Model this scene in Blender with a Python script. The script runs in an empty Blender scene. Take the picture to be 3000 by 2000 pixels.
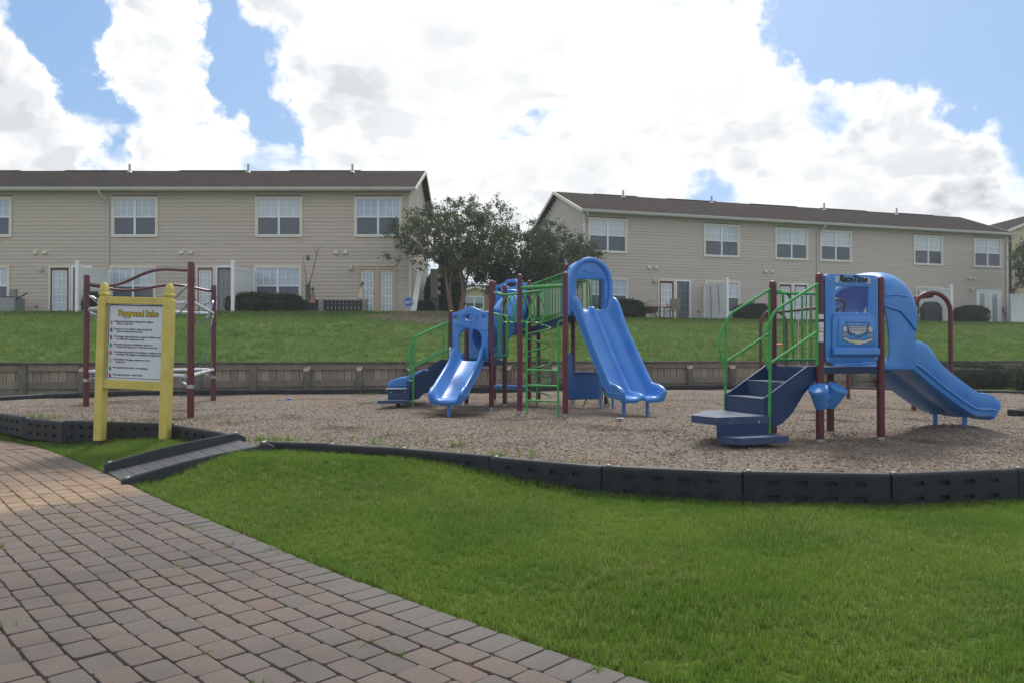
import bpy, math, random
import numpy as np
from mathutils import Vector, Matrix, Euler
from mathutils.geometry import delaunay_2d_cdt

R = math.radians
random.seed(7)
rng = np.random.default_rng(11)
scn = bpy.context.scene
COL = scn.collection

# ------------------------------------------------------------------ camera
CAMH = 1.15            # metres above the wood chips (z = 0)
F, CX, HY = 1794.0, 1176.0, 800.0   # focal length / centre / horizon in a 2352 px wide picture
cam_d = bpy.data.cameras.new('camera'); cam = bpy.data.objects.new('camera', cam_d); COL.objects.link(cam)
cam_d.sensor_width = 36; cam_d.lens = 36*F/2352
cam_d.clip_start = .05; cam_d.clip_end = 3000
cam.location = (0, 0, CAMH); cam.rotation_euler = (R(90+.511), 0, 0)
scn.camera = cam
scn.view_settings.view_transform = 'Standard'; scn.view_settings.look = 'None'
scn.view_settings.gamma = 1; scn.view_settings.exposure = 0.22
scn.view_settings.use_curve_mapping = False
scn.render.resolution_x, scn.render.resolution_y = 1024, 682
scn.cycles.max_bounces = 6; scn.cycles.diffuse_bounces = 3; scn.cycles.glossy_bounces = 3
scn.cycles.transparent_max_bounces = 12; scn.cycles.transmission_bounces = 4
scn.cycles.caustics_reflective = False; scn.cycles.caustics_refractive = False

def at(px, py, Y): return Vector(((px-CX)/F*Y, Y, CAMH+(HY-py)/F*Y))
def gr(px, py, z=0.0): return at(px, py, (CAMH-z)*F/(py-HY))
def direction(px, py): return Vector(((px-CX)/F, 1, (HY-py)/F)).normalized()

# ------------------------------------------------------------------ world: sky with cumulus
SUN_EL, SUN_AZ = R(50), R(10)      # behind the houses, a little to the right
world = bpy.data.worlds.new('World'); scn.world = world; world.use_nodes = True
def make_world():
    sun_dir = Vector((math.sin(SUN_AZ)*math.cos(SUN_EL), math.cos(SUN_AZ)*math.cos(SUN_EL), math.sin(SUN_EL)))
    nt = world.node_tree; N, L = nt.nodes, nt.links; N.clear()
    out = N.new('ShaderNodeOutputWorld'); bg = N.new('ShaderNodeBackground'); L.new(bg.outputs[0], out.inputs[0])
    bg.inputs['Strength'].default_value = .1
    sky = N.new('ShaderNodeTexSky'); sky.sky_type = 'NISHITA'; sky.sun_disc = False
    sky.sun_elevation = SUN_EL; sky.sun_rotation = SUN_AZ; sky.air_density = 1.0; sky.dust_density = 1.6; sky.ozone_density = 1.4
    tc = N.new('ShaderNodeTexCoord')
    def m(op, a, b=None, c=None, clamp=False):
        n = N.new('ShaderNodeMath'); n.operation = op; n.use_clamp = clamp
        for i, v in enumerate((a, b, c)):
            if v is None: continue
            if isinstance(v, (int, float)): n.inputs[i].default_value = v
            else: L.new(v, n.inputs[i])
        return n.outputs[0]
    def mr(v, a, b, c, d, t='SMOOTHSTEP'):
        n = N.new('ShaderNodeMapRange'); n.interpolation_type = t; L.new(v, n.inputs[0])
        for i, x in enumerate((a, b, c, d)): n.inputs[i+1].default_value = x
        return n.outputs[0]
    def mapping(scale, loc=(0, 0, 0)):
        n = N.new('ShaderNodeMapping'); L.new(tc.outputs['Generated'], n.inputs[0])
        n.inputs['Scale'].default_value = scale; n.inputs['Location'].default_value = loc
        return n.outputs[0]
    def noise(vec, scale, detail, rough, dist=0):
        n = N.new('ShaderNodeTexNoise'); L.new(vec, n.inputs['Vector'])
        n.inputs['Scale'].default_value = scale; n.inputs['Detail'].default_value = detail
        n.inputs['Roughness'].default_value = rough; n.inputs['Distortion'].default_value = dist
        return n.outputs['Fac']
    big = noise(mapping((1, 1, 1.7), (.3, 1.7, .4)), 4.2, 10, .56, .15)
    field = m('MULTIPLY_ADD', m('SUBTRACT', big, .5), 1.7, .60)
    def wnoise(sc, det):
        n = N.new('ShaderNodeTexNoise'); L.new(tc.outputs['Generated'], n.inputs['Vector']); n.inputs['Scale'].default_value = sc; n.inputs['Detail'].default_value = det; n.inputs['Roughness'].default_value = .6
        a = N.new('ShaderNodeVectorMath'); a.operation = 'SUBTRACT'; L.new(n.outputs['Color'], a.inputs[0]); a.inputs[1].default_value = (.5, .5, .5); return a.outputs[0]
    def vma(v, k, w):
        a = N.new('ShaderNodeVectorMath'); a.operation = 'MULTIPLY_ADD'; L.new(v, a.inputs[0]); a.inputs[1].default_value = (k, k, k); L.new(w, a.inputs[2]); return a.outputs[0]
    warp = vma(wnoise(8, 3), .09, vma(wnoise(24, 9), .085, tc.outputs['Generated']))
    # gaps of blue and heaps of cloud that stand where the photographed sky has them
    blobs = [(95, 10, .075, -.42), (175, 120, .055, -.40), (195, 210, .05, -.42), (225, 330, .045, -.42), (285, 215, .035, -.3), (130, 70, .05, -.3),
             (545, 70, .055, -.40), (560, 160, .04, -.3), (490, 15, .03, -.25), (640, 250, .04, -.30), (440, 215, .02, -.2), (690, 300, .025, -.2),
             (2080, 20, .16, -.46), (2300, 120, .10, -.44), (1960, 100, .055, -.36), (1850, 20, .06, -.3), (1880, 150, .03, -.25), (2345, 270, .035, -.3),
             (1640, 412, .03, -.17), (1210, 320, .03, -.16), (1530, 280, .025, -.14),
             (55, 250, .085, .30), (330, 340, .03, .28), (370, 100, .07, .26), (480, 310, .06, .26), (900, 200, .16, .24),
             (1300, 220, .2, .26), (1660, 110, .085, .26), (1900, 330, .14, .28), (2150, 300, .08, .30), (1250, 40, .15, .2), (2260, 420, .09, .3), (2000, 450, .08, .2)]
    for px, py, rad, a in blobs:
        d = N.new('ShaderNodeVectorMath'); d.operation = 'DISTANCE'
        L.new(warp, d.inputs[0]); d.inputs[1].default_value = direction(px, py)
        field = m('ADD', field, mr(d.outputs['Value'], 0, rad*1.25, a, 0))
    fac = mr(field, .43, .66, 0, 1)
    # grey undersides: thick cloud whose upper neighbourhood is thicker still
    g1 = noise(mapping((1, 1, 1.9), (2.1, .3, .9)), 7.5, 6, .5, .1)
    up = noise(mapping((1, 1, 1.7), (.3, 1.7, .4+.05)), 4.2, 4, .5, .15)
    low = noise(mapping((1, 1, 1.7), (.3, 1.7, .4)), 4.2, 4, .5, .15)
    under = mr(m('SUBTRACT', up, low), -.01, .07, 0, .6)
    grey = m('MAXIMUM', mr(g1, .5, .68, 0, .85), under)
    for px, py, rad, a in [(1920, 390, .07, .8), (2270, 430, .06, 1.1), (1800, 240, .07, .5), (20, 250, .05, .5), (800, 190, .06, .4), (1290, 250, .04, .4), (1480, 90, .04, .4)]:
        d = N.new('ShaderNodeVectorMath'); d.operation = 'DISTANCE'
        L.new(warp, d.inputs[0]); d.inputs[1].default_value = direction(px, py)
        grey = m('ADD', grey, m('MULTIPLY', mr(d.outputs['Value'], 0, rad*1.3, a, 0), mr(g1, .38, .6, .2, 1)), clamp=True)
    fine = noise(mapping((1, 1, 1.5), (.7, .2, 1.9)), 17, 9, .6, .3)
    core = mr(m('MULTIPLY_ADD', m('SUBTRACT', fine, .5), .9, field), .62, 1.05, 0, .52)     # backlit: thin rims shine, thick hearts are greyer
    grey = m('MULTIPLY', grey, mr(field, .56, .74, 0, 1))
    grey = m('MAXIMUM', core, grey)
    gd = N.new('ShaderNodeVectorMath'); gd.operation = 'DISTANCE'; L.new(tc.outputs['Generated'], gd.inputs[0]); gd.inputs[1].default_value = sun_dir
    grey = m('MULTIPLY', grey, mr(gd.outputs['Value'], .40, .85, .40, 1))     # cloud near the sun glows
    mix1 = N.new('ShaderNodeMix'); mix1.data_type = 'RGBA'; L.new(grey, mix1.inputs['Factor'])
    mix1.inputs['A'].default_value = (10.2, 10.2, 10.1, 1); mix1.inputs['B'].default_value = (4.5, 4.9, 5.4, 1)
    # clear sky: lighten it slightly as a humid summer sky
    hz = N.new('ShaderNodeMix'); hz.data_type = 'RGBA'; hz.inputs['Factor'].default_value = .5
    L.new(sky.outputs[0], hz.inputs['A']); hz.inputs['B'].default_value = (2.1, 4.5, 8.2, 1)
    mix2 = N.new('ShaderNodeMix'); mix2.data_type = 'RGBA'; L.new(fac, mix2.inputs['Factor'])
    L.new(hz.outputs['Result'], mix2.inputs['A']); L.new(mix1.outputs['Result'], mix2.inputs['B'])
    L.new(mix2.outputs['Result'], bg.inputs['Color'])
make_world()
sun_d = bpy.data.lights.new('sun', 'SUN'); sun_d.energy = 2.8; sun_d.angle = R(13); sun_d.color = (1, .96, .88)
sun = bpy.data.objects.new('sun', sun_d); COL.objects.link(sun)
sv = Vector((math.sin(SUN_AZ)*math.cos(SUN_EL), math.cos(SUN_AZ)*math.cos(SUN_EL), math.sin(SUN_EL)))
sun.rotation_euler = (-sv).to_track_quat('-Z', 'Y').to_euler(); sun.location = sv*60

# ------------------------------------------------------------------ materials
def nodes_of(name):
    m = bpy.data.materials.new(name); m.use_nodes = True
    nt = m.node_tree; return m, nt.nodes, nt.links, nt.nodes['Principled BSDF']
def pmat(name, rgb, rough=.6, var=.12, scale=6, rgb2=None, bump=0, bscale=60, metal=0, spec=.5, stretch=(1, 1, 1), coat=0, objrand=0, world_co=False, detail=5):
    """procedural material: base colour broken by noise, uneven roughness, optional bump"""
    m, N, L, B = nodes_of(name)
    tc = N.new('ShaderNodeTexCoord'); mp = N.new('ShaderNodeMapping'); mp.inputs['Scale'].default_value = stretch
    if world_co:
        geo = N.new('ShaderNodeNewGeometry'); L.new(geo.outputs['Position'], mp.inputs[0])
    else: L.new(tc.outputs['Object'], mp.inputs[0])
    n = N.new('ShaderNodeTexNoise'); L.new(mp.outputs[0], n.inputs['Vector'])
    n.inputs['Scale'].default_value = scale; n.inputs['Detail'].default_value = detail; n.inputs['Roughness'].default_value = .6
    c2 = rgb2 or tuple(c*(1-2.2*var) for c in rgb)
    rp = N.new('ShaderNodeMapRange'); L.new(n.outputs['Fac'], rp.inputs[0])
    rp.inputs[1].default_value = .35; rp.inputs[2].default_value = .7
    mx = N.new('ShaderNodeMix'); mx.data_type = 'RGBA'; L.new(rp.outputs[0], mx.inputs['Factor'])
    mx.inputs['A'].default_value = (*rgb, 1); mx.inputs['B'].default_value = (*c2, 1)
    colr = mx.outputs['Result']
    if objrand:
        oi = N.new('ShaderNodeObjectInfo'); r2 = N.new('ShaderNodeMapRange'); L.new(oi.outputs['Random'], r2.inputs[0])
        r2.inputs[3].default_value = 1-objrand; r2.inputs[4].default_value = 1+objrand
        hs = N.new('ShaderNodeHueSaturation'); L.new(colr, hs.inputs['Color']); L.new(r2.outputs[0], hs.inputs['Value']); colr = hs.outputs[0]
    L.new(colr, B.inputs['Base Color'])
    r = N.new('ShaderNodeMapRange'); L.new(n.outputs['Fac'], r.inputs[0])
    r.inputs[3].default_value = max(.03, rough-.12); r.inputs[4].default_value = min(1, rough+.12); L.new(r.outputs[0], B.inputs['Roughness'])
    B.inputs['Metallic'].default_value = metal; B.inputs['Specular IOR Level'].default_value = spec; B.inputs['Coat Weight'].default_value = coat
    if bump:
        n2 = N.new('ShaderNodeTexNoise'); L.new(mp.outputs[0], n2.inputs['Vector']); n2.inputs['Scale'].default_value = bscale; n2.inputs['Detail'].default_value = 4
        b = N.new('ShaderNodeBump'); b.inputs['Strength'].default_value = bump; b.inputs['Distance'].default_value = .02
        L.new(n2.outputs['Fac'], b.inputs['Height']); L.new(b.outputs[0], B.inputs['Normal'])
    return m

M = {}
M['blue'] = pmat('blue_plastic', (.034, .19, .58), .36, .07, 2.2, rgb2=(.075, .255, .60), bump=.08, bscale=70, detail=9)
M['blue_panel'] = pmat('blue_sheet_plastic', (.022, .12, .36), .45, .06, 3, bump=.05, bscale=120)
M['navy'] = pmat('navy_coated_steel', (.014, .041, .115), .46, .1, 9, bump=.12, bscale=130, spec=.3)
M['navy_tread'] = pmat('navy_tread', (.019, .048, .122), .5, .15, 14, rgb2=(.045, .07, .125), bump=.2, bscale=90, spec=.35)
M['maroon'] = pmat('maroon_powder_coat', (.105, .014, .024), .38, .1, 5)
M['green'] = pmat('green_powder_coat', (.045, .33, .065), .38, .08, 6)
M['border'] = pmat('charcoal_recycled_plastic', (.0095, .0125, .0165), .55, .18, 5, rgb2=(.024, .027, .030), bump=.2, bscale=50, spec=.3, objrand=.12)
M['ramp'] = pmat('grey_ramp_plastic', (.045, .048, .055), .5, .15, 9, rgb2=(.085, .085, .088), bump=.2, bscale=80, objrand=.1)
M['yellow'] = pmat('yellow_paint', (.60, .50, .11), .5, .1, 5, rgb2=(.48, .39, .085), bump=.15, bscale=40)
M['dirty'] = pmat('dark_grime', (.06, .04, .025), .8, .2, 20)
M['board_white'] = pmat('sign_white', (.62, .66, .72), .4, .04, 3)
M['ink'] = pmat('navy_ink', (.03, .03, .09), .6, .05)
M['black'] = pmat('black_print', (.012, .012, .014), .5, .05)
M['print_yellow'] = pmat('print_yellow', (.75, .58, .03), .5, .05)
M['siding_a'] = pmat('cream_lap_siding', (.52, .448, .372), .62, .08, 1.1, objrand=.04, stretch=(.3, 1, 3))
M['siding_b'] = pmat('beige_lap_siding', (.51, .452, .402), .62, .08, 1.1, objrand=.035, stretch=(.3, 1, 3))
M['siding_c'] = pmat('yellow_cream_siding', (.55, .47, .32), .62, .05, 1.4, objrand=.03, stretch=(.3, 1, 3))
M['wall'] = pmat('lap_shade_core', (.16, .14, .11), .8, .05)  # house core coloured dark so the gaps between siding boards read as lap shadow
M['trim'] = pmat('cream_trim', (.68, .63, .52), .5, .05, 4)
M['white'] = pmat('white_vinyl', (.80, .82, .83), .4, .05, 3)
M['gutter'] = pmat('pale_gutter', (.52, .52, .50), .45, .06, 4)
M['frame_white'] = pmat('white_window_frame', (.76, .79, .82), .4, .04)
M['gutter_dull'] = pmat('screened_muntin', (.16, .18, .21), .6, .05)
M['maroon_door'] = pmat('maroon_door', (.12, .035, .035), .45, .08)
M['brown_door'] = pmat('brown_door', (.26, .14, .085), .5, .08)
M['tan_door'] = pmat('tan_door', (.50, .41, .31), .5, .05)
M['charcoal_door'] = pmat('charcoal_door', (.06, .065, .08), .5, .08)
M['pvc'] = pmat('pvc_pipe', (.45, .46, .45), .5, .06)
M['steel'] = pmat('galvanised_steel', (.5, .5, .5), .35, .1, 20, metal=.8)
M['pale_tube'] = pmat('pale_rope_sleeve', (.55, .58, .62), .4, .08, 8)
M['rope'] = pmat('blue_rope', (.12, .17, .28), .7, .2, 60)
M['concrete'] = pmat('concrete_block', (.28, .25, .22), .85, .15, 12, bump=.2, bscale=60, objrand=.1)
M['black_fence'] = pmat('black_fence_paint', (.018, .018, .026), .6, .2)
M['cover'] = pmat('black_grill_cover', (.02, .02, .024), .5, .2, 5, bump=.3, bscale=8)
M['box_grey'] = pmat('grey_meter_box', (.22, .24, .23), .5, .1)
M['utility_green'] = pmat('utility_green', (.10, .115, .10), .55, .1)
M['brass'] = pmat('pale_lamp', (.55, .52, .45), .4, .05)
M['tan_sling'] = pmat('tan_sling', (.30, .25, .20), .8, .1)
M['rust'] = pmat('rusty_steel', (.09, .045, .03), .7, .2, 20)
M['orange'] = pmat('orange_plastic', (.75, .20, .03), .5, .05)
M['adt'] = pmat('blue_sign', (.05, .11, .42), .4, .04)
M['chrome'] = pmat('printed_silver', (.48, .52, .56), .4, .1, 20)
M['amber'] = pmat('printed_amber', (.55, .30, .05), .4, .05)
M['plate_print'] = pmat('printed_cream', (.55, .48, .33), .5, .05)
M['sticker'] = pmat('white_sticker', (.66, .66, .66), .5, .08, 30)
M['wheel_grey'] = pmat('dark_grey_plastic', (.035, .04, .05), .45, .05)
M['bark'] = pmat('smooth_red_brown_bark', (.14, .075, .05), .8, .2, 9, rgb2=(.22, .15, .11), stretch=(1, 1, .3))
M['needle'] = pmat('dry_needles', (.16, .07, .035), .9, .2, 30)
M['soil'] = pmat('bare_soil', (.12, .085, .06), .95, .25, 5, bump=.4, bscale=30, world_co=True)
M['wood_rail'] = pmat('weathered_rail', (.255, .215, .17), .85, .2, 4, rgb2=(.125, .105, .085), stretch=(1, 4, 14), objrand=.16, bump=.3, bscale=30)
M['wood_board'] = pmat('pale_weathered_board', (.385, .325, .245), .85, .2, 3.2, rgb2=(.13, .11, .09), stretch=(6, 4, 1.4), objrand=.24, bump=.3, bscale=30)
M['wood_post'] = pmat('grey_green_post', (.10, .10, .082), .9, .25, 5, rgb2=(.19, .165, .13), stretch=(4, 4, 1), objrand=.2, bump=.5, bscale=25)
M['wood_cut'] = pmat('pale_cut_wood', (.52, .46, .34), .85, .25, 15)
M['wood_cap'] = pmat('dark_cap_plank', (.16, .14, .12), .9, .3, 5, objrand=.2, stretch=(.5, 3, 3))

def roof_mat():
    m, N, L, B = nodes_of('asphalt_shingles')
    tc = N.new('ShaderNodeTexCoord'); mp = N.new('ShaderNodeMapping'); L.new(tc.outputs['Object'], mp.inputs[0])
    mp.inputs['Scale'].default_value = (1, 1, 1)
    br = N.new('ShaderNodeTexBrick'); L.new(mp.outputs[0], br.inputs['Vector'])
    br.inputs['Scale'].default_value = 1; br.inputs['Brick Width'].default_value = .32; br.inputs['Row Height'].default_value = .145
    br.inputs['Mortar Size'].default_value = .012; br.inputs['Color1'].default_value = (.022, .015, .013, 1); br.inputs['Color2'].default_value = (.052, .036, .031, 1)
    br.inputs['Mortar'].default_value = (.02, .016, .015, 1); br.inputs['Bias'].default_value = -.2
    n = N.new('ShaderNodeTexNoise'); L.new(tc.outputs['Object'], n.inputs['Vector']); n.inputs['Scale'].default_value = .8; n.inputs['Detail'].default_value = 6
    mx = N.new('ShaderNodeMix'); mx.data_type = 'RGBA'; mx.blend_type = 'MULTIPLY'; mx.inputs['Factor'].default_value = .55
    L.new(br.outputs['Color'], mx.inputs['A']); 
    cr = N.new('ShaderNodeMapRange'); L.new(n.outputs['Fac'], cr.inputs[0]); cr.inputs[3].default_value = .55; cr.inputs[4].default_value = 1.45
    L.new(cr.outputs[0], mx.inputs['B']); L.new(mx.outputs['Result'], B.inputs['Base Color'])
    B.inputs['Roughness'].default_value = .95; B.inputs['Specular IOR Level'].default_value = .08
    b = N.new('ShaderNodeBump'); b.inputs['Strength'].default_value = .6; b.inputs['Distance'].default_value = .02
    L.new(br.outputs['Fac'], b.inputs['Height']); b.invert = True; L.new(b.outputs[0], B.inputs['Normal'])
    return m
M['roof'] = roof_mat()

def pane_mat(name, rgb, slat=0, mirror=.5):
    """window glass seen against a blind, curtain or screen close behind it"""
    m, N, L, B = nodes_of(name)
    tc = N.new('ShaderNodeTexCoord'); n = N.new('ShaderNodeTexNoise'); L.new(tc.outputs['Object'], n.inputs['Vector']); n.inputs['Scale'].default_value = 2.2
    w = N.new('ShaderNodeTexWave'); w.wave_type = 'BANDS'; w.bands_direction = 'Z' if slat == 1 else 'X'; L.new(tc.outputs['Object'], w.inputs['Vector'])
    w.inputs['Scale'].default_value = 6.5 if slat == 1 else 3.2; w.inputs['Distortion'].default_value = .3 if slat == 1 else 2.5
    mx = N.new('ShaderNodeMix'); mx.data_type = 'RGBA'
    mm = N.new('ShaderNodeMath'); mm.operation = 'MULTIPLY'; L.new(w.outputs['Fac'], mm.inputs[0]); mm.inputs[1].default_value = .3 if slat else 0.0
    ad = N.new('ShaderNodeMath'); ad.operation = 'MULTIPLY_ADD'; L.new(n.outputs['Fac'], ad.inputs[0]); ad.inputs[1].default_value = .35; L.new(mm.outputs[0], ad.inputs[2])
    L.new(ad.outputs[0], mx.inputs['Factor']); mx.inputs['A'].default_value = (*rgb, 1); mx.inputs['B'].default_value = (*[c*.55 for c in rgb], 1)
    L.new(mx.outputs['Result'], B.inputs['Base Color']); B.inputs['Roughness'].default_value = .75
    B.inputs['Coat Weight'].default_value = mirror; B.inputs['Coat Roughness'].default_value = .03; B.inputs['Coat IOR'].default_value = 1.9
    return m
M['pane_blind'] = pane_mat('glass_over_white_blind', (.44, .52, .60), 1, .8)
M['pane_screen'] = pane_mat('insect_screen', (.070, .088, .125), 0, .3)
M['pane_dark'] = pane_mat('glass_dark_room', (.05, .055, .065), 0, .8)
M['pane_curtain'] = pane_mat('glass_over_curtain', (.46, .50, .53), 2, .7)
M['pane_frost'] = pane_mat('frosted_glass', (.33, .42, .43), 2, .5)

def clear_pane():
    m, N, L, B = nodes_of('clear_plastic_pane')
    out = N['Material Output']; tr = N.new('ShaderNodeBsdfTransparent'); tr.inputs[0].default_value = (.86, .92, .97, 1)
    gl = N.new('ShaderNodeBsdfGlossy'); gl.inputs['Roughness'].default_value = .12
    fr = N.new('ShaderNodeFresnel'); fr.inputs[0].default_value = 1.45
    mx = N.new('ShaderNodeMixShader'); L.new(fr.outputs[0], mx.inputs[0]); L.new(tr.outputs[0], mx.inputs[1]); L.new(gl.outputs[0], mx.inputs[2])
    L.new(mx.outputs[0], out.inputs[0]); return m
M['clear'] = clear_pane()

def leaf_mat(name, rgb, rgb2, trans=.25, dry=None):
    m, N, L, B = nodes_of(name)
    g = N.new('ShaderNodeNewGeometry'); oi = N.new('ShaderNodeObjectInfo')
    ad = N.new('ShaderNodeMath'); ad.operation = 'ADD'; L.new(g.outputs['Random Per Island'], ad.inputs[0]); L.new(oi.outputs['Random'], ad.inputs[1])
    fr = N.new('ShaderNodeMath'); fr.operation = 'FRACT'; L.new(ad.outputs[0], fr.inputs[0])
    n = N.new('ShaderNodeTexNoise'); L.new(g.outputs['Position'], n.inputs['Vector']); n.inputs['Scale'].default_value = .9; n.inputs['Detail'].default_value = 3
    av = N.new('ShaderNodeMath'); av.operation = 'MULTIPLY_ADD'; L.new(n.outputs['Fac'], av.inputs[0]); av.inputs[1].default_value = 2.0 if dry else 1.2; av.inputs[2].default_value = -.8 if dry else -.4
    a2 = N.new('ShaderNodeMath'); a2.operation = 'MULTIPLY_ADD'; a2.use_clamp = True; L.new(fr.outputs[0], a2.inputs[0]); a2.inputs[1].default_value = .6; L.new(av.outputs[0], a2.inputs[2])
    mx = N.new('ShaderNodeMix'); mx.data_type = 'RGBA'; L.new(a2.outputs[0], mx.inputs['Factor'])
    mx.inputs['A'].default_value = (*rgb, 1); mx.inputs['B'].default_value = (*rgb2, 1)
    col = mx.outputs['Result']
    if dry:     # straw-coloured dead blades, more of them in worn patches
        n3 = N.new('ShaderNodeTexNoise'); L.new(g.outputs['Position'], n3.inputs['Vector']); n3.inputs['Scale'].default_value = .55; n3.inputs['Detail'].default_value = 6; n3.inputs['Roughness'].default_value = .7
        wn = N.new('ShaderNodeTexWhiteNoise'); L.new(fr.outputs[0], wn.inputs['Vector'])
        th = N.new('ShaderNodeMapRange'); L.new(n3.outputs['Fac'], th.inputs[0]); th.inputs[1].default_value = .42; th.inputs[2].default_value = .68; th.inputs[3].default_value = .03; th.inputs[4].default_value = .30
        lt = N.new('ShaderNodeMath'); lt.operation = 'LESS_THAN'; L.new(wn.outputs['Value'], lt.inputs[0]); L.new(th.outputs[0], lt.inputs[1])
        sc = N.new('ShaderNodeMath'); sc.operation = 'MULTIPLY'; L.new(lt.outputs[0], sc.inputs[0]); sc.inputs[1].default_value = .7
        mx3 = N.new('ShaderNodeMix'); mx3.data_type = 'RGBA'; L.new(sc.outputs[0], mx3.inputs['Factor']); L.new(col, mx3.inputs['A']); mx3.inputs['B'].default_value = (*dry, 1); col = mx3.outputs['Result']
    L.new(col, B.inputs['Base Color']); B.inputs['Roughness'].default_value = .65; B.inputs['Specular IOR Level'].default_value = .25
    out = N['Material Output']; tl = N.new('ShaderNodeBsdfTranslucent'); L.new(col, tl.inputs[0])
    ms = N.new('ShaderNodeMixShader'); ms.inputs[0].default_value = trans; L.new(B.outputs[0], ms.inputs[1]); L.new(tl.outputs[0], ms.inputs[2]); L.new(ms.outputs[0], out.inputs[0])
    return m
M['grass'] = leaf_mat('grass_blades', (.085, .190, .020), (.205, .300, .045), .5, dry=(.40, .34, .15))
M['grass_far'] = leaf_mat('grass_slope_blades', (.070, .155, .024), (.155, .235, .045), .4, dry=(.34, .30, .14))
M['leaf_myrtle'] = leaf_mat('myrtle_leaves', (.058, .092, .045), (.13, .16, .075), .4)
M['leaf_dark'] = leaf_mat('dark_tree_leaves', (.040, .068, .036), (.095, .12, .058), .35)
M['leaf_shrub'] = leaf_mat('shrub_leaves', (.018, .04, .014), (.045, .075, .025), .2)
M['leaf_agave'] = leaf_mat('bluegreen_leaves', (.06, .18, .13), (.12, .28, .2), .2)
M['chip'] = None

def lawn_mat(name, a, b, soil):
    m, N, L, B = nodes_of(name)
    g = N.new('ShaderNodeNewGeometry')
    def noise(s, d):
        n = N.new('ShaderNodeTexNoise'); L.new(g.outputs['Position'], n.inputs['Vector']); n.inputs['Scale'].default_value = s; n.inputs['Detail'].default_value = d; return n.outputs['Fac']
    def mixc(f, A, Bc):
        x = N.new('ShaderNodeMix'); x.data_type = 'RGBA'; L.new(f, x.inputs['Factor'])
        for k, v in (('A', A), ('B', Bc)):
            if isinstance(v, tuple): x.inputs[k].default_value = (*v, 1)
            else: L.new(v, x.inputs[k])
        return x.outputs['Result']
    def mr(v, lo, hi):
        n = N.new('ShaderNodeMapRange'); n.interpolation_type = 'SMOOTHSTEP'; L.new(v, n.inputs[0]); n.inputs[1].default_value = lo; n.inputs[2].default_value = hi; return n.outputs[0]
    c = mixc(mr(noise(.45, 4), .35, .65), a, b)
    c = mixc(mr(noise(38, 3), .38, .68), c, tuple(x*.55 for x in a))
    c = mixc(mr(noise(1.1, 6), .62, .75), c, soil)
    L.new(c, B.inputs['Base Color']); B.inputs['Roughness'].default_value = .95; B.inputs['Specular IOR Level'].default_value = .1
    bp = N.new('ShaderNodeBump'); bp.inputs['Strength'].default_value = 1; bp.inputs['Distance'].default_value = .05
    L.new(noise(22, 5), bp.inputs['Height']); L.new(bp.outputs[0], B.inputs['Normal'])
    return m
M['lawn'] = lawn_mat('lawn', (.075, .125, .018), (.12, .165, .028), (.13, .10, .045))
M['slope'] = lawn_mat('slope_lawn', (.06, .125, .02), (.10, .165, .03), (.13, .10, .05))

def mulch_mat():
    m, N, L, B = nodes_of('wood_chips')
    g = N.new('ShaderNodeNewGeometry')
    def noise(s, d, r=.55):
        n = N.new('ShaderNodeTexNoise'); L.new(g.outputs['Position'], n.inputs['Vector']); n.inputs['Scale'].default_value = s; n.inputs['Detail'].default_value = d; n.inputs['Roughness'].default_value = r; return n.outputs['Fac']
    def mr(v, lo, hi, a=0, b=1):
        n = N.new('ShaderNodeMapRange'); n.interpolation_type = 'SMOOTHSTEP'; L.new(v, n.inputs[0])
        for i, x in enumerate((lo, hi, a, b)): n.inputs[i+1].default_value = x
        return n.outputs[0]
    def mixc(f, A, Bc, bt='MIX'):
        x = N.new('ShaderNodeMix'); x.data_type = 'RGBA'; x.blend_type = bt; L.new(f, x.inputs['Factor'])
        for k, v in (('A', A), ('B', Bc)):
            if isinstance(v, tuple): x.inputs[k].default_value = (*v, 1)
            else: L.new(v, x.inputs[k])
        return x.outputs['Result']
    v = N.new('ShaderNodeTexVoronoi'); L.new(g.outputs['Position'], v.inputs['Vector']); v.inputs['Scale'].default_value = 55
    sep = N.new('ShaderNodeSeparateColor'); L.new(v.outputs['Color'], sep.inputs[0])
    c = mixc(mr(sep.outputs[0], 0, 1), (.175, .140, .112), (.315, .268, .222))
    c = mixc(mr(sep.outputs[1], .8, .95), c, (.10, .075, .06))
    c = mixc(mr(noise(.35, 5), .47, .64, 0, .55), c, (.24, .165, .11))       # redder, older chips
    c = mixc(mr(noise(.5, 6, .65), .52, .66, 0, .85), c, (.10, .07, .052))  # damp dark patches
    c = mixc(mr(noise(1.7, 6, .7), .60, .72, 0, .7), c, (.16, .10, .06))
    L.new(c, B.inputs['Base Color']); B.inputs['Roughness'].default_value = .9; B.inputs['Specular IOR Level'].default_value = .15
    b = N.new('ShaderNodeBump'); b.inputs['Strength'].default_value = .9; b.inputs['Distance'].default_value = .025
    L.new(v.outputs['Distance'], b.inputs['Height']); L.new(b.outputs[0], B.inputs['Normal'])
    return m
M['mulch'] = mulch_mat()
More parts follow.
